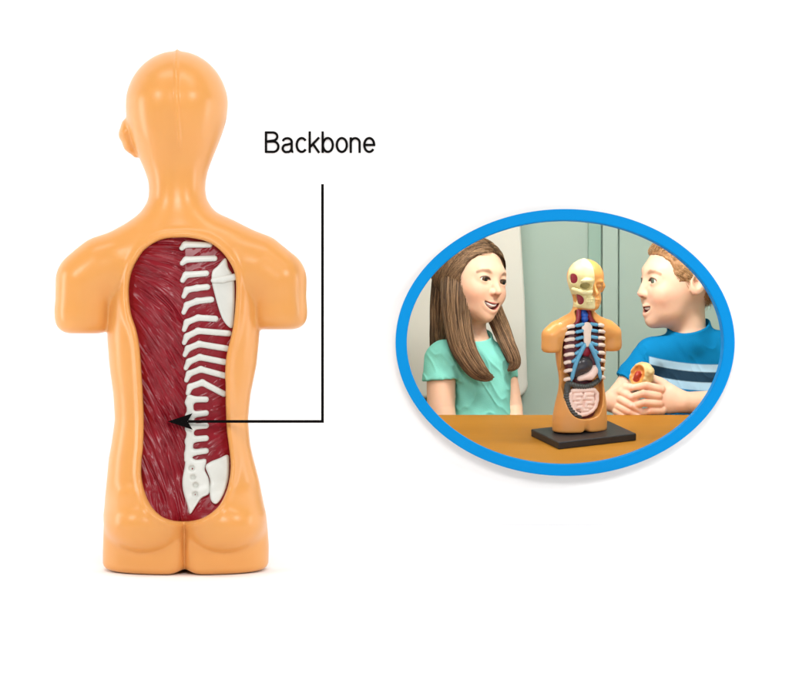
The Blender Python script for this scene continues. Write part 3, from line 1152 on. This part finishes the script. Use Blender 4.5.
front_mesh("skull_half", skull, (-12, 0, 370), (54, 100, 532), 1.15, M_skull, smooth=1)
M_orb = mat("orbit_shade", (158, 146, 92), 0.5, 0.1, 200)
front_mesh("socket_shade", lambda P: smax(ell(P, (14, 74, 446), (17.5, 35, 13.5)), head_shape(P) + 6, 2), (-6, 34, 428), (36, 90, 464), 1.2, M_orb)  # added olive liner, the shade of the eye recess put into its colour
front_mesh("jaw_muscle", lambda P: smax(smax(head_shape(P) + 1.5, ell(P, (27, 38, 403), (14, 50, 20)), 2), 24 - P[:, 1], 2), (12, 10, 380), (54, 86, 430), 1.4, M_mus)
front_mesh("temple_muscle", lambda P: smax(smax(head_shape(P) - 1.2, ell(P, (44, 34, 468), (22, 22, 17)), 2), 20 - P[:, 1], 2), (22, 8, 444), (56, 86, 492), 1.4, M_mus)

# ------------------------------------------------------------------ the two children
KID_Y = 0.715
KP = (D_CAM + KID_Y) / D_CAM * PX


def rot(yaw, pitch=0.0, roll=0.0):
    R = Matrix.Rotation(math.radians(yaw), 3, 'Z') @ Matrix.Rotation(math.radians(roll), 3, 'Y') @ Matrix.Rotation(math.radians(pitch), 3, 'X')
    return np.array(R)


class Head:
    def __init__(self, c, H, yaw, pitch=0, roll=0, smile=1.0, mw=0.10, mo=0.032, nose=1.0, gaze=(0, -1, 0), es=.031, lipr=.021, ears=True):
        self.ears = ears
        self.lipr = lipr
        self.c = np.array(c, float)
        self.H = H
        self.R = rot(yaw, pitch, roll)
        self.es = es
        self.smile, self.mw, self.mo, self.nose = smile, mw, mo, nose
        self.gaze = np.array(gaze, float) / np.linalg.norm(gaze)
        self.eye_c = [np.array((s * 0.148, -0.300, 0.02)) for s in (-1, 1)]
        s = smile
        zm = -0.262
        up = [(-mw - .02, -.315, zm + .03 * s), (-mw * .5, -.368, zm + .012), (0, -.386, zm + .012), (mw * .5, -.368, zm + .012), (mw + .02, -.315, zm + .03 * s)]
        b = 2 * mo
        lo = [(-mw - .02, -.315, zm + .03 * s), (-mw * .55, -.358, zm - b * .75), (0, -.378, zm - b - .012), (mw * .55, -.358, zm - b * .75), (mw + .02, -.315, zm + .03 * s)]
        self.up, self.lo = [tuple(p) for p in spline(up, 4, False)], [tuple(p) for p in spline(lo, 4, False)]
        self.brow = [[(sg * .07, -.37, .100), (sg * .13, -.37, .118), (sg * .19, -.34, .114), (sg * .235, -.30, .088)] for sg in (-1, 1)]

    def n(self, P):
        return ((P - self.c) @ self.R) / self.H

    def out(self, q):
        return (np.asarray(q) * self.H) @ self.R.T + self.c

    def mouth(self, Q, g=0.0):
        M = Q.copy()
        M[:, 2] -= 3.2 * self.smile * Q[:, 0] ** 2
        return ell(M, (0, -.37, -.262 - self.mo + .008), (self.mw + g, .075 + g, self.mo + g))

    def slit(self, Q, s, g=0.0):
        return ell(Q, (s * .150, -.40, .018), (.064 + g, .13, self.es + g))

    def face(self, Q):
        d = ell(Q, (0, .07, .12), (.36, .43, .37))
        d = smin(d, ell(Q, (0, -.12, -.12), (.285, .27, .33)), .15)
        d = smin(d, ell(Q, (0, -.15, -.29), (.205, .20, .155)), .12)
        d = smin(d, sph(Q, (0, -.305, -.405), .06), .12)
        d = smin(d, ell(Q, (0, -.30, .12), (.20, .075, .06)), .10)
        for s in (-1, 1):
            d = smin(d, sph(Q, (s * .165, -.255, -.13), .10), .10)
            d = smax(d, -sph(Q, (s * .150, -.445, .03), .085), .06)
            d = smin(d, sph(Q, self.eye_c[0] * (-s, 1, 1) if False else (s * .148, -.300, .02), .079), .03)
            d = smax(d, -self.slit(Q, s), .008)
            if not self.ears:
                continue
            e = ell(Q, (s * .372, .07, -.01), (.035, .085, .115))
            e = smin(e, ell(Q, (s * .35, .05, -.085), (.03, .05, .05)), .03)
            e = smax(e, -ell(Q, (s * .41, .05, .01), (.045, .05, .075)), .02)
            d = smin(d, e, .03)
        nz = self.nose
        d = smin(d, chain(Q, [(0, -.355, .05), (0, -.41, -.05), (0, -.45 * nz, -.112)], [.026, .031, .041]), .05)
        for s in (-1, 1):
            d = smin(d, sph(Q, (s * .046, -.40, -.125), .030), .03)
            d = smax(d, -sph(Q, (s * .027, -.425, -.16), .016), .012)
        d = smin(d, chain(Q, self.up, [.010, self.lipr * .8] + [self.lipr] * (len(self.up) - 4) + [self.lipr * .8, .010]), .025)
        d = smin(d, chain(Q, self.lo, [.012, .018] + [.025] * (len(self.lo) - 4) + [.018, .012]), .03)
        d = smax(d, -self.mouth(Q), .012)
        return d

    def colors(self, P, skin, lip, browc, base=None):
        Q = self.n(P)
        c = np.tile(lin(skin), (len(P), 1)) if base is None else base

        def blend(m, col):
            nonlocal c
            c = c * (1 - m[:, None]) + lin(col) * m[:, None]
        inh = (np.abs(Q) < .6).all(1)
        for s in (-1, 1):
            blend(inh * .32 * np.exp(-((np.linalg.norm(Q - np.array((s * .2, -.28, -.13)), axis=1)) / .14) ** 2), (230, 136, 112))
        blend(inh * .3 * np.exp(-((np.linalg.norm(Q - np.array((0, -.45, -.12)), axis=1)) / .06) ** 2), (226, 136, 112))
        dl = np.minimum(chain(Q, self.up, [.012] + [.02] * (len(self.up) - 2) + [.012]), chain(Q, self.lo, [.012] + [.024] * (len(self.lo) - 2) + [.012]))
        blend(inh * np.clip(.5 - dl / .012, 0, 1), lip)
        blend(inh * np.clip(.5 - (self.mouth(Q) - .004) / .01, 0, 1) * (Q[:, 1] > -.36), (96, 34, 32))
        for k, s in enumerate((-1, 1)):
            db = chain(Q, self.brow[k], [.006, .009, .007, .003])
            blend(inh * np.clip(.55 - (db - .008) / .022, 0, .62), browc)
            blend(inh * .7 * np.clip(1.3 - np.linalg.norm(Q - np.array((s * .027, -.425, -.158)), axis=1) / .018, 0, 1), (120, 58, 46))
            blend(inh * .55 * np.clip(1 - np.linalg.norm((Q - np.array((s * .40, .05, .0))) / np.array((.06, .055, .085)), axis=1), 0, 1), (206, 96, 70))
            sl = np.abs(self.slit(Q, s, .004))
            blend(inh * np.clip(1.2 - sl / .014, 0, 1) * (Q[:, 2] > .016) * (Q[:, 1] < -.3), (58, 38, 30))
        return c

    def eyes(self, parent, iris, org):
        n, m = 28, 20
        for ec in self.eye_c:
            V, F = [], []
            for i in range(m + 1):
                for j in range(n):
                    a, b = math.pi * i / m, 2 * math.pi * j / n
                    V.append((math.sin(a) * math.cos(b), -math.cos(a), math.sin(a) * math.sin(b)))
            for i in range(m):
                for j in range(n):
                    F.append((i * n + j, i * n + (j + 1) % n, (i + 1) * n + (j + 1) % n, (i + 1) * n + j))
            V = np.array(V)
            g = self.gaze
            # turn the pole to the gaze
            z = -np.array((0, -1.0, 0)) if False else np.array((0, -1.0, 0))
            Rm = np.array(Vector(z).rotation_difference(Vector(g)).to_matrix())
            ang = np.arccos(np.clip(-V[:, 1], -1, 1))
            col = np.tile(lin((236, 232, 226)), (len(V), 1))
            col[ang < .90] = lin(iris)
            col[ang < .42] = lin((12, 10, 10))
            Vn = (V @ Rm.T) * .0715 + ec
            mesh("eye", (self.out(Vn) - org) * KP, F, M_eye, parent, col)

    def teeth(self, parent, org):
        def f(P):
            Q = self.n(P)
            M = Q.copy()
            M[:, 2] -= 3.2 * self.smile * Q[:, 0] ** 2
            d = ell(M, (0, -.285, -.262 - self.mo * .35), (self.mw * .98, .100, self.mo * .85))
            return (d + .003 * np.cos(Q[:, 0] * 120) ** 6) * self.H
        c = self.out((0, -.29, -.26))
        V, F = net(f, c - 12, c + 12, 0.5, 2.5)
        mesh("teeth", (V - org) * KP, F, M_teeth, parent)


M_teeth = mat("teeth", (252, 250, 244), 0.2, 0.02)


def kid_mesh(name, f, lo, hi, h, m, parent, cols=None, smooth=1, lip=1.8):
    V, F = net(f, lo, hi, h, lip, smooth)
    c = cols(V) if cols else None
    return mesh(name, V * KP, F, m, parent, c)


ORG = np.zeros(3)

# ---- girl, origin at photo point (466, 414)
girl = thing("person", "girl with long brown hair and mint t-shirt smiling across the table", "person", W(466, 414, KID_Y))
gh = Head((6.5, 0, 132.5), 85, 44, 2, 7, smile=1.0, mw=.125, mo=.036, gaze=(.1, -1, -.12), es=.027, lipr=.014, ears=False)


def g_body(P):
    d = gh.face(gh.n(P)) * gh.H
    d = smin(d, chain(P, [(5, 6, 108), (8, 6, 84), (9, 5, 66)], [14.5, 12.5, 15]), 8)
    d = smin(d, chain(P, [(-20, 2, 56), (8, 4, 62), (32, 6, 56)], [13, 15, 12]), 10)
    d = smin(d, box(P, (17, 4, 10), (25, 15, 52), 13), 10)
    d = smin(d, chain(P, [(-24, -4, 56), (-25, -7, 30), (-25, -10, 6), (-20, -16, -18), (4, -30, -24)], [14, 14.5, 14, 12, 9]), 6)
    d = smin(d, chain(P, [(38, 9, 54), (44, 11, 30), (49, 8, 6), (50, -8, -16), (30, -26, -24)], [10, 9, 8, 8, 7]), 6)
    return d


kid_mesh("body", g_body, (-46, -50, -44), (66, 50, 186), 0.62, M_kid, girl,
         lambda V: gh.colors(V, (238, 194, 164), (206, 116, 110), (104, 70, 50)))
gh.eyes(girl, (84, 62, 44), ORG)
gh.teeth(girl, ORG)


def fold(P, amp, s=0.09, seed=0.0):
    return amp * noise(np.stack([P[:, 0] * s + P[:, 2] * s * .6 + seed, P[:, 1] * s * .5 + 3, P[:, 2] * s * .35 - P[:, 0] * s * .2 + seed], 1))


def g_shirt(P):
    u, v, w = P.T
    d = chain(P, [(-20, 2, 56), (8, 4, 61), (32, 6, 56)], [15.5, 17, 14.5])
    d = smin(d, box(P, (17, 4, 10), (28, 18, 54), 15), 10)
    s1 = chain(P, [(-22, -3, 55), (-26, -7, 22)], [19, 19])
    s1 = smax(s1, 34 - w + (u + 26) * 0.05, 2)
    s2 = chain(P, [(37, 9, 54), (43, 11, 30)], [13, 11.5])
    s2 = smax(s2, 36 - w, 2)
    d = smin(d, np.minimum(s1, s2), 7)
    nk = chain(P, [(8, 5, 90), (9, 5, 66)], [15, 17.5])
    d = smin(d, smax(nk - 2.2, w - 78 - .42 * v, 1.5), 5)
    d = smax(d, -chain(P, [(8, 3, 104), (9, 2, 79)], [13, 15.5]), 1.5)
    d = d + np.clip((74 - w) / 20, 0, 1) * (fold(P, 1.6) - 1.3 * (1 - np.abs(fold(P, 1, .13, 5))) ** 4 + .5)
    return d


kid_mesh("shirt", g_shirt, (-52, -34, -46), (66, 34, 86), 0.8, M_mint, girl)
GH = poly_lut([(-.30, .37), (-.24, .27), (-.17, .13), (-.14, 0), (-.13, -.2), (-.12, -.6), (.7, -.6), (.7, .8), (-.5, .8), (-.5, .40)], .01, .3)


def strand(P, Q, amp):
    a = np.arctan2(Q[:, 0], Q[:, 1] + .02) * 9
    return amp * (noise(np.stack([P[:, 0] * .55, P[:, 1] * .55, P[:, 2] * .03 + 9], 1)) + .6 * noise(np.stack([P[:, 0] * .2 + 4, P[:, 1] * .2, P[:, 2] * .025], 1)))


def g_hair(P):
    Q = gh.n(P)
    c = ell(Q, (0, .085, .13), (.405, .465, .405))
    c = smax(c, -GH(Q[:, 1], Q[:, 2]) * -1, .03) * gh.H
    # the mass at the back and the locks over the shoulders
    b = chain(P, [(-8, 20, 136), (-16, 20, 108), (-20, 20, 80), (-24, 18, 52)], [24, 18, 15, 10])
    l = chain(P, [(-10, -6, 142), (-11, -18, 118), (-9, -22, 94), (-5, -25, 72), (2, -27, 56), (11, -28, 44), (20, -28, 38), (27, -27, 37)],
              [14, 13, 12.5, 12, 10.5, 8.5, 5, 1.5], 3)
    r = chain(P, [(26, 14, 122), (28, 14, 104), (34, 2, 88), (40, -12, 72), (46, -16, 58), (48, -17, 50), (42, -18, 44)], [6, 8, 8, 7.5, 6.5, 5, 2], 3)
    d = smin(smin(c, b, 8), l, 6)
    d = np.minimum(d, r)
    return d + .8 + strand(P, Q, 0.8)


def strand_mesh(paths, rad, seg=4):
    V, F = [], []
    for q, r in paths:
        n = len(q)
        t = np.gradient(q, axis=0)
        t /= np.linalg.norm(t, axis=1)[:, None] + 1e-9
        a = np.cross(t, np.array((.3, .9, .2)))
        a /= np.linalg.norm(a, axis=1)[:, None] + 1e-9
        b = np.cross(t, a)
        b0 = len(V)
        for i in range(n):
            rr = rad * r * (1 - .75 * (i / (n - 1)) ** 3) * min(1, .25 + i * .25)
            for k in range(seg):
                an = 2 * math.pi * k / seg
                V.append(q[i] + rr * (a[i] * math.cos(an) + b[i] * math.sin(an)))
        for i in range(n - 1):
            for k in range(seg):
                F.append((b0 + i * seg + k, b0 + i * seg + (k + 1) % seg, b0 + (i + 1) * seg + (k + 1) % seg, b0 + (i + 1) * seg + k))
    return np.array(V), np.array(F)


def lock_strands(pts, rs, n, rnd, s0=0.0, amp=1.0):
    """strands that run along a lock, at its surface"""
    p = spline(pts, 6, False)
    r = spline(np.stack([rs, rs], 1), 6, False)[:, 0]
    out = []
    m = len(p)
    for _ in range(n):
        a = rnd.uniform(0, 2 * math.pi)
        w = rnd.uniform(-.5, .5)
        f = rnd.uniform(.88, 1.10)
        e0 = int(m * s0 * rnd.rand())
        e1 = int(m * rnd.uniform(.72, 1.0))
        tt = np.gradient(p, axis=0)
        tt /= np.linalg.norm(tt, axis=1)[:, None]
        x = np.cross(tt, np.array((0, 1.0, 0.05)))
        x /= np.linalg.norm(x, axis=1)[:, None]
        y = np.cross(tt, x)
        k = np.arange(m) / m
        an = a + w * k
        q = p + (r * f * amp)[:, None] * (x * np.cos(an)[:, None] + y * np.sin(an)[:, None])
        q = q + .5 * np.sin(k * rnd.uniform(6, 12) + a)[:, None] * x
        out.append((q[e0:max(e1, e0 + 6)], rnd.uniform(.6, 1.3)))
    return out


def girl_hair():
    V, F = net(g_hair, (-56, -48, 22), (62, 60, 184), 0.62, 1.8, 1)
    rnd = np.random.RandomState(11)
    paths = []
    L_ = ([(-10, -6, 142), (-11, -18, 118), (-9, -22, 94), (-5, -25, 72), (2, -27, 56), (11, -28, 44), (20, -28, 38), (27, -27, 37)], [14, 13, 12.5, 12, 10.5, 8.5, 5, 1.5])
    R_ = ([(26, 14, 122), (28, 14, 104), (34, 2, 88), (40, -12, 72), (46, -16, 58), (48, -17, 50), (42, -18, 44)], [6, 8, 8, 7.5, 6.5, 5, 2])
    B_ = ([(-8, 20, 136), (-16, 20, 108), (-20, 20, 80), (-24, 18, 52)], [24, 18, 15, 10])
    paths += lock_strands(*L_, 1200, rnd, .4)
    paths += lock_strands(*R_, 450, rnd, .3)
    paths += lock_strands(*B_, 750, rnd, .4)
    # over the crown: from the middle of the head down both sides
    for _ in range(1300):
        s = rnd.choice((-1, 1))
        yy = rnd.uniform(-.30, .42)
        z0 = math.sqrt(max(0.02, 1 - ((yy - .085) / .475) ** 2))
        ph = np.linspace(.03, rnd.uniform(1.3, 2.5), 18)
        dr = rnd.uniform(.02, .10)
        q = []
        for a in ph:
            y2 = yy + dr * a + .06 * a * a * (yy < 0)
            zz = math.sqrt(max(0.02, 1 - ((y2 - .085) / .475) ** 2))
            q.append((s * .413 * math.sin(a) * zz, y2, .13 + .413 * math.cos(a) * zz))
        q = np.array(q) * rnd.uniform(.978, 1.016)
        if (GH(q[:, 1], q[:, 2]) > .01).any():
            k = np.argmax(GH(q[:, 1], q[:, 2]) > .01)
            if k < 6:
                continue
            q = q[:k]
        paths.append((gh.out(q), rnd.uniform(.6, 1.2)))
    # combed back from the hairline
    hl = resample([(-.33, .385), (-.26, .29), (-.18, .13), (-.15, 0), (-.14, -.15)], 60)
    for _ in range(900):
        y0, z0 = hl[rnd.randint(60)] + rnd.normal(0, .012, 2)
        s = rnd.choice((-1, 1))
        q = []
        sl = np.interp(z0, [-.15, .1, .3, .4], [1.6, 1.2, .5, .15]) * rnd.uniform(.8, 1.2)
        y, z = y0 + .02, z0
        x0 = rnd.uniform(0, 1)
        for k in range(18):
            rem = 1 - ((y - .085) / .475) ** 2 - ((z - .13) / .413) ** 2
            if rem <= .003:
                z -= .02
                y += .004
                continue
            q.append((s * .416 * math.sqrt(rem), y, z))
            y += .022
            z -= .022 * sl * (1 + k * .09)
        if len(q) > 6:
            paths.append((gh.out(np.array(q)), rnd.uniform(.6, 1.2)))
    SV, SF = strand_mesh(paths, .32)
    # each strand its own tone
    tone = []
    for q, r in paths:
        tone += [rnd.rand()] * (len(q) * 4)
    tone = np.array(tone)
    c0, c1 = lin((66, 48, 35)), lin((172, 136, 100))
    cs = c0 + (c1 - c0) * (tone ** 1.3)[:, None]
    cb = np.tile(lin((96, 72, 52)), (len(V), 1))
    mesh("hair", np.concatenate([V, SV]) * KP, np.concatenate([F, SF + len(V)]), M_hair_b, girl, np.concatenate([cb, cs]))


girl_hair()

# ---- boy, origin at photo point (672, 414)
boy = thing("person", "boy with short ginger hair in a blue striped t-shirt holding a small model piece", "person", W(672, 414, KID_Y))
bh_ = Head((7, 0, 131), 94, -73, 0, 0, smile=.6, mw=.11, mo=.031, es=.027, lipr=.024, nose=.955, gaze=(-.15, -1, -.05))


def b_body(P):
    d = bh_.face(bh_.n(P)) * bh_.H
    d = smin(d, chain(P, [(14, 5, 104), (17, 5, 84), (20, 4, 66)], [19, 17.5, 19]), 8)
    d = smin(d, chain(P, [(-18, -2, 58), (20, 2, 66), (62, 6, 60)], [14, 15, 16]), 10)
    d = smin(d, box(P, (24, 6, 10), (42, 17, 54), 15), 10)
    # his right arm, on the left of the picture
    d = smin(d, chain(P, [(-24, -2, 58), (-42, -8, 34), (-52, -14, 20)], [13, 12, 11]), 6)
    d = smin(d, chain(P, [(-52, -14, 20), (-66, -28, 12), (-64, -36, 12)], [11, 9, 9]), 4)
    d = smin(d, ell(P, (-57, -41, 13), (11, 7, 12)), 5)
    for (k, t) in (((-53, -46, 22), [(-43, -50, 17), (-35, -49, 12)]), ((-54, -47, 15), [(-44, -52, 9), (-34, -50, 4)]),
                   ((-56, -46, 8), [(-46, -51, 3), (-37, -49, -1)]), ((-58, -45, 3), [(-50, -48, -2), (-43, -47, -4)])):
        d = smin(d, chain(P, [k] + t, [4.2, 3.7, 3.1]), 1.0)
    d = smin(d, chain(P, [(-56, -42, 22), (-50, -45, 27), (-43, -46, 27)], [5, 4.4, 3.8]), 2.5)
    # his left arm along the table edge
    d = smin(d, chain(P, [(62, 4, 58), (72, -2, 26), (72, -14, 9)], [16, 15, 14]), 6)
    d = smin(d, chain(P, [(72, -14, 10), (40, -32, 11), (10, -40, 12)], [14, 13, 10.5]), 6)
    d = smin(d, ell(P, (-6, -43, 15), (17, 7.5, 14)), 7)
    for (k, t) in (((-14, -47, 25), [(-29, -51, 29), (-42, -48, 27)]), ((-17, -49, 18), [(-32, -54, 21), (-43, -51, 18)]),
                   ((-16, -49, 11), [(-31, -54, 12), (-41, -51, 9)]), ((-13, -47, 4.5), [(-25, -51, 4), (-34, -49, 2)])):
        d = smin(d, chain(P, [k] + t, [4.5, 3.9, 3.2]), 0.9)
    d = smin(d, chain(P, [(-4, -40, 24), (-14, -37, 32), (-22, -38, 36)], [6, 5, 4]), 3)
    return d


def hand_tint(V, c):
    """redder knuckles and pale nails"""
    for k in ((-29, -51, 29), (-32, -54, 21), (-31, -54, 12), (-25, -51, 4), (-14, -47, 25), (-17, -49, 18), (-16, -49, 11), (-43, -50, 17), (-44, -52, 9), (-46, -51, 3)):
        m = (.5 * np.exp(-(np.linalg.norm(V - np.array(k), axis=1) / 5) ** 2))[:, None]
        c = c * (1 - m) + lin((226, 138, 110)) * m
    for k in ((-44, -51.5, 28), (-45, -54, 18.5), (-43.5, -54, 9.5), (-36, -52, 2), (-35, -52, 13), (-34, -53, 5)):
        m = (.75 * np.clip(1.6 - np.linalg.norm((V - np.array(k)) / np.array((2.6, 2.4, 2.0)), axis=1), 0, 1))[:, None]
        c = c * (1 - m) + lin((250, 206, 190)) * m
    return c


kid_mesh("body", b_body, (-84, -64, -44), (92, 60, 186), 0.66, M_kid, boy,
         lambda V: hand_tint(V, bh_.colors(V, (240, 198, 170), (206, 124, 114), (150, 96, 62))))
bh_.eyes(boy, (96, 112, 96), ORG)
bh_.teeth(boy, ORG)


def b_shirt(P):
    u, v, w = P.T
    d = chain(P, [(-16, -2, 60), (20, 3, 69), (62, 6, 63)], [16.5, 18.5, 19])
    d = smin(d, box(P, (24, 6, 10), (45, 20, 56), 17), 12)
    s1 = chain(P, [(-22, -2, 59), (-46, -9, 26)], [16.5, 17])
    nrm_ = np.array((-.55, -.1, -.80))
    s1 = smax(s1, (P - np.array((-45, -9, 33))) @ nrm_, 2)
    s2 = chain(P, [(62, 4, 58), (73, -2, 22)], [19.5, 18.5])
    s2 = smax(s2, 24 - w, 2)
    d = smin(d, np.minimum(s1, s2), 7)
    nk = chain(P, [(16, 5, 100), (19, 4, 72)], [19, 21])
    pl = w - 88 - .16 * (u - 17) - .40 * v
    d = smin(d, smax(nk - 2.2, pl, 1.5), 5)
    d = smax(d, -np.maximum(nk + .4, -(pl + 5)), 1.5)
    d = d + np.clip((80 - w) / 20, 0, 1) * (fold(P, 1.6, .07, 2) - 1.5 * (1 - np.abs(fold(P, 1, .10, 8))) ** 4 + .6)
    return d


def b_cols(V):
    u, v, w = V.T
    c = np.tile(lin((0, 120, 176)), (len(V), 1))
    ww = w + .04 * (u - 20) - .002 * (u - 30) ** 2
    t = np.clip((u + 24) / 1.0 + .5, 0, 1) * np.clip((62 - u) + .5, 0, 1)
    for a, b, col in ((24, 50, (176, 212, 234)), (32, 42.5, (34, 62, 84))):
        m = (t * np.clip((ww - a) / .9 + .5, 0, 1) * np.clip((b - ww) / .9 + .5, 0, 1))[:, None]
        c = c * (1 - m) + lin(col) * m
    return c


kid_mesh("shirt", b_shirt, (-72, -34, -48), (98, 36, 96), 0.6, M_blue, boy, b_cols)
BH = poly_lut([(-.44, .33), (-.36, .315), (-.27, .285), (-.20, .22), (-.175, .08), (-.12, .0), (-.05, .01), (.0, .06), (.03, .12), (.09, .13), (.15, .10), (.18, -.06), (.22, -.22), (.36, -.28), (.7, -.3), (.7, .8), (-.6, .8), (-.6, .36)], .01, .3)


def b_hair(P):
    Q = bh_.n(P)
    c = ell(Q, (0, .08, .135), (.385, .45, .385))
    c = c + .010 * noise(Q * np.array((30, 14, 30))) + .012 * noise(Q * np.array((12, 7, 12)) + 4)
    return smax(c, BH(Q[:, 1], Q[:, 2]) + .010 * noise(Q * 40), .02) * bh_.H


def boy_hair():
    V, F = net(b_hair, (-50, -50, 90), (70, 60, 190), 0.62, 1.8, 1)
    rnd = np.random.RandomState(5)
    paths = []
    while len(paths) < 4200:
        v = rnd.normal(size=3)
        v /= np.linalg.norm(v)
        p = np.array((0, .08, .135)) + v * np.array((.387, .452, .387))
        if p[0] < -.15 or BH(p[1:2], p[2:3])[0] > -.004:
            continue
        d = np.array((.25 * np.sign(p[0]) * abs(p[2]), .7, -.45 - .6 * max(0, .25 - p[2]))) + rnd.normal(0, .22, 3)
        nn = v / np.array((.387, .452, .387))
        nn /= np.linalg.norm(nn)
        if p[1] < -.10 and p[2] > .30:
            d = np.array((.25, .15, .6)) + rnd.normal(0, .25, 3)
        d -= nn * (d @ nn) * .85
        d /= np.linalg.norm(d)
        ln = rnd.uniform(.07, .14)
        t = np.linspace(0, 1, 5)[:, None]
        q = p + d * ln * t + nn * ((.016 + .05 * (p[1] < -.1 and p[2] > .3)) * t * (1.3 - t) - .02 * t ** 3)
        if p[1] < -.08 and BH(q[-1:, 1], q[-1:, 2])[0] > .012:
            continue
        paths.append((bh_.out(q), rnd.uniform(.6, 1.2)))
    SV, SF = strand_mesh(paths, .30)
    tone = np.concatenate([[rnd.rand()] * (len(q) * 4) for q, r in paths])
    c0, c1 = lin((112, 78, 50)), lin((216, 174, 122))
    cs = c0 + (c1 - c0) * tone[:, None]
    cb = np.tile(lin((160, 118, 80)), (len(V), 1))
    mesh("hair", np.concatenate([V, SV]) * KP, np.concatenate([F, SF + len(V)]), M_hair_r, boy, np.concatenate([cb, cs]))


boy_hair()

# ---- the piece the boy holds: a hollow half shell, tan outside and orange inside
def piece(P):
    R = rot(-30, 0, 24)
    Q = P @ R
    d = ell(Q, (0, 0, 0), (12.5, 8.5, 15))
    d = smax(d, -ell(Q, (-3, -8, 1), (8, 6.5, 10)), 2)
    d = smin(d, ell(Q, (8, -4, 9), (4.5, 4, 5)), 3)
    d = smin(d, ell(Q, (-3, -4, -1), (3, 3.5, 5)), 2)
    return d + .5 * noise(P * .35)


pv, pf = net(piece, (-24, -24, -24), (24, 24, 24), 0.6, 1.8, 1)
pq = pv @ rot(-30, 0, 24)
inside = ell(pq, (-3, -8, 1), (8, 6.5, 10)) < 1.0
pc = np.where(inside[:, None], lin((226, 152, 76)), lin((212, 188, 132)))
pc[inside & (ell(pq, (-3, -4, -1), (3, 3.5, 5)) < 1.2)] = lin((170, 56, 40))
po = mesh("model_piece", pv * KP, pf, M_vcol, None, pc)
po.location = Vector(boy.location) + Vector((-33, -43, 38)) * KP
tag(po, "small hollow tan plastic piece held in the boy's fingers", "model piece")
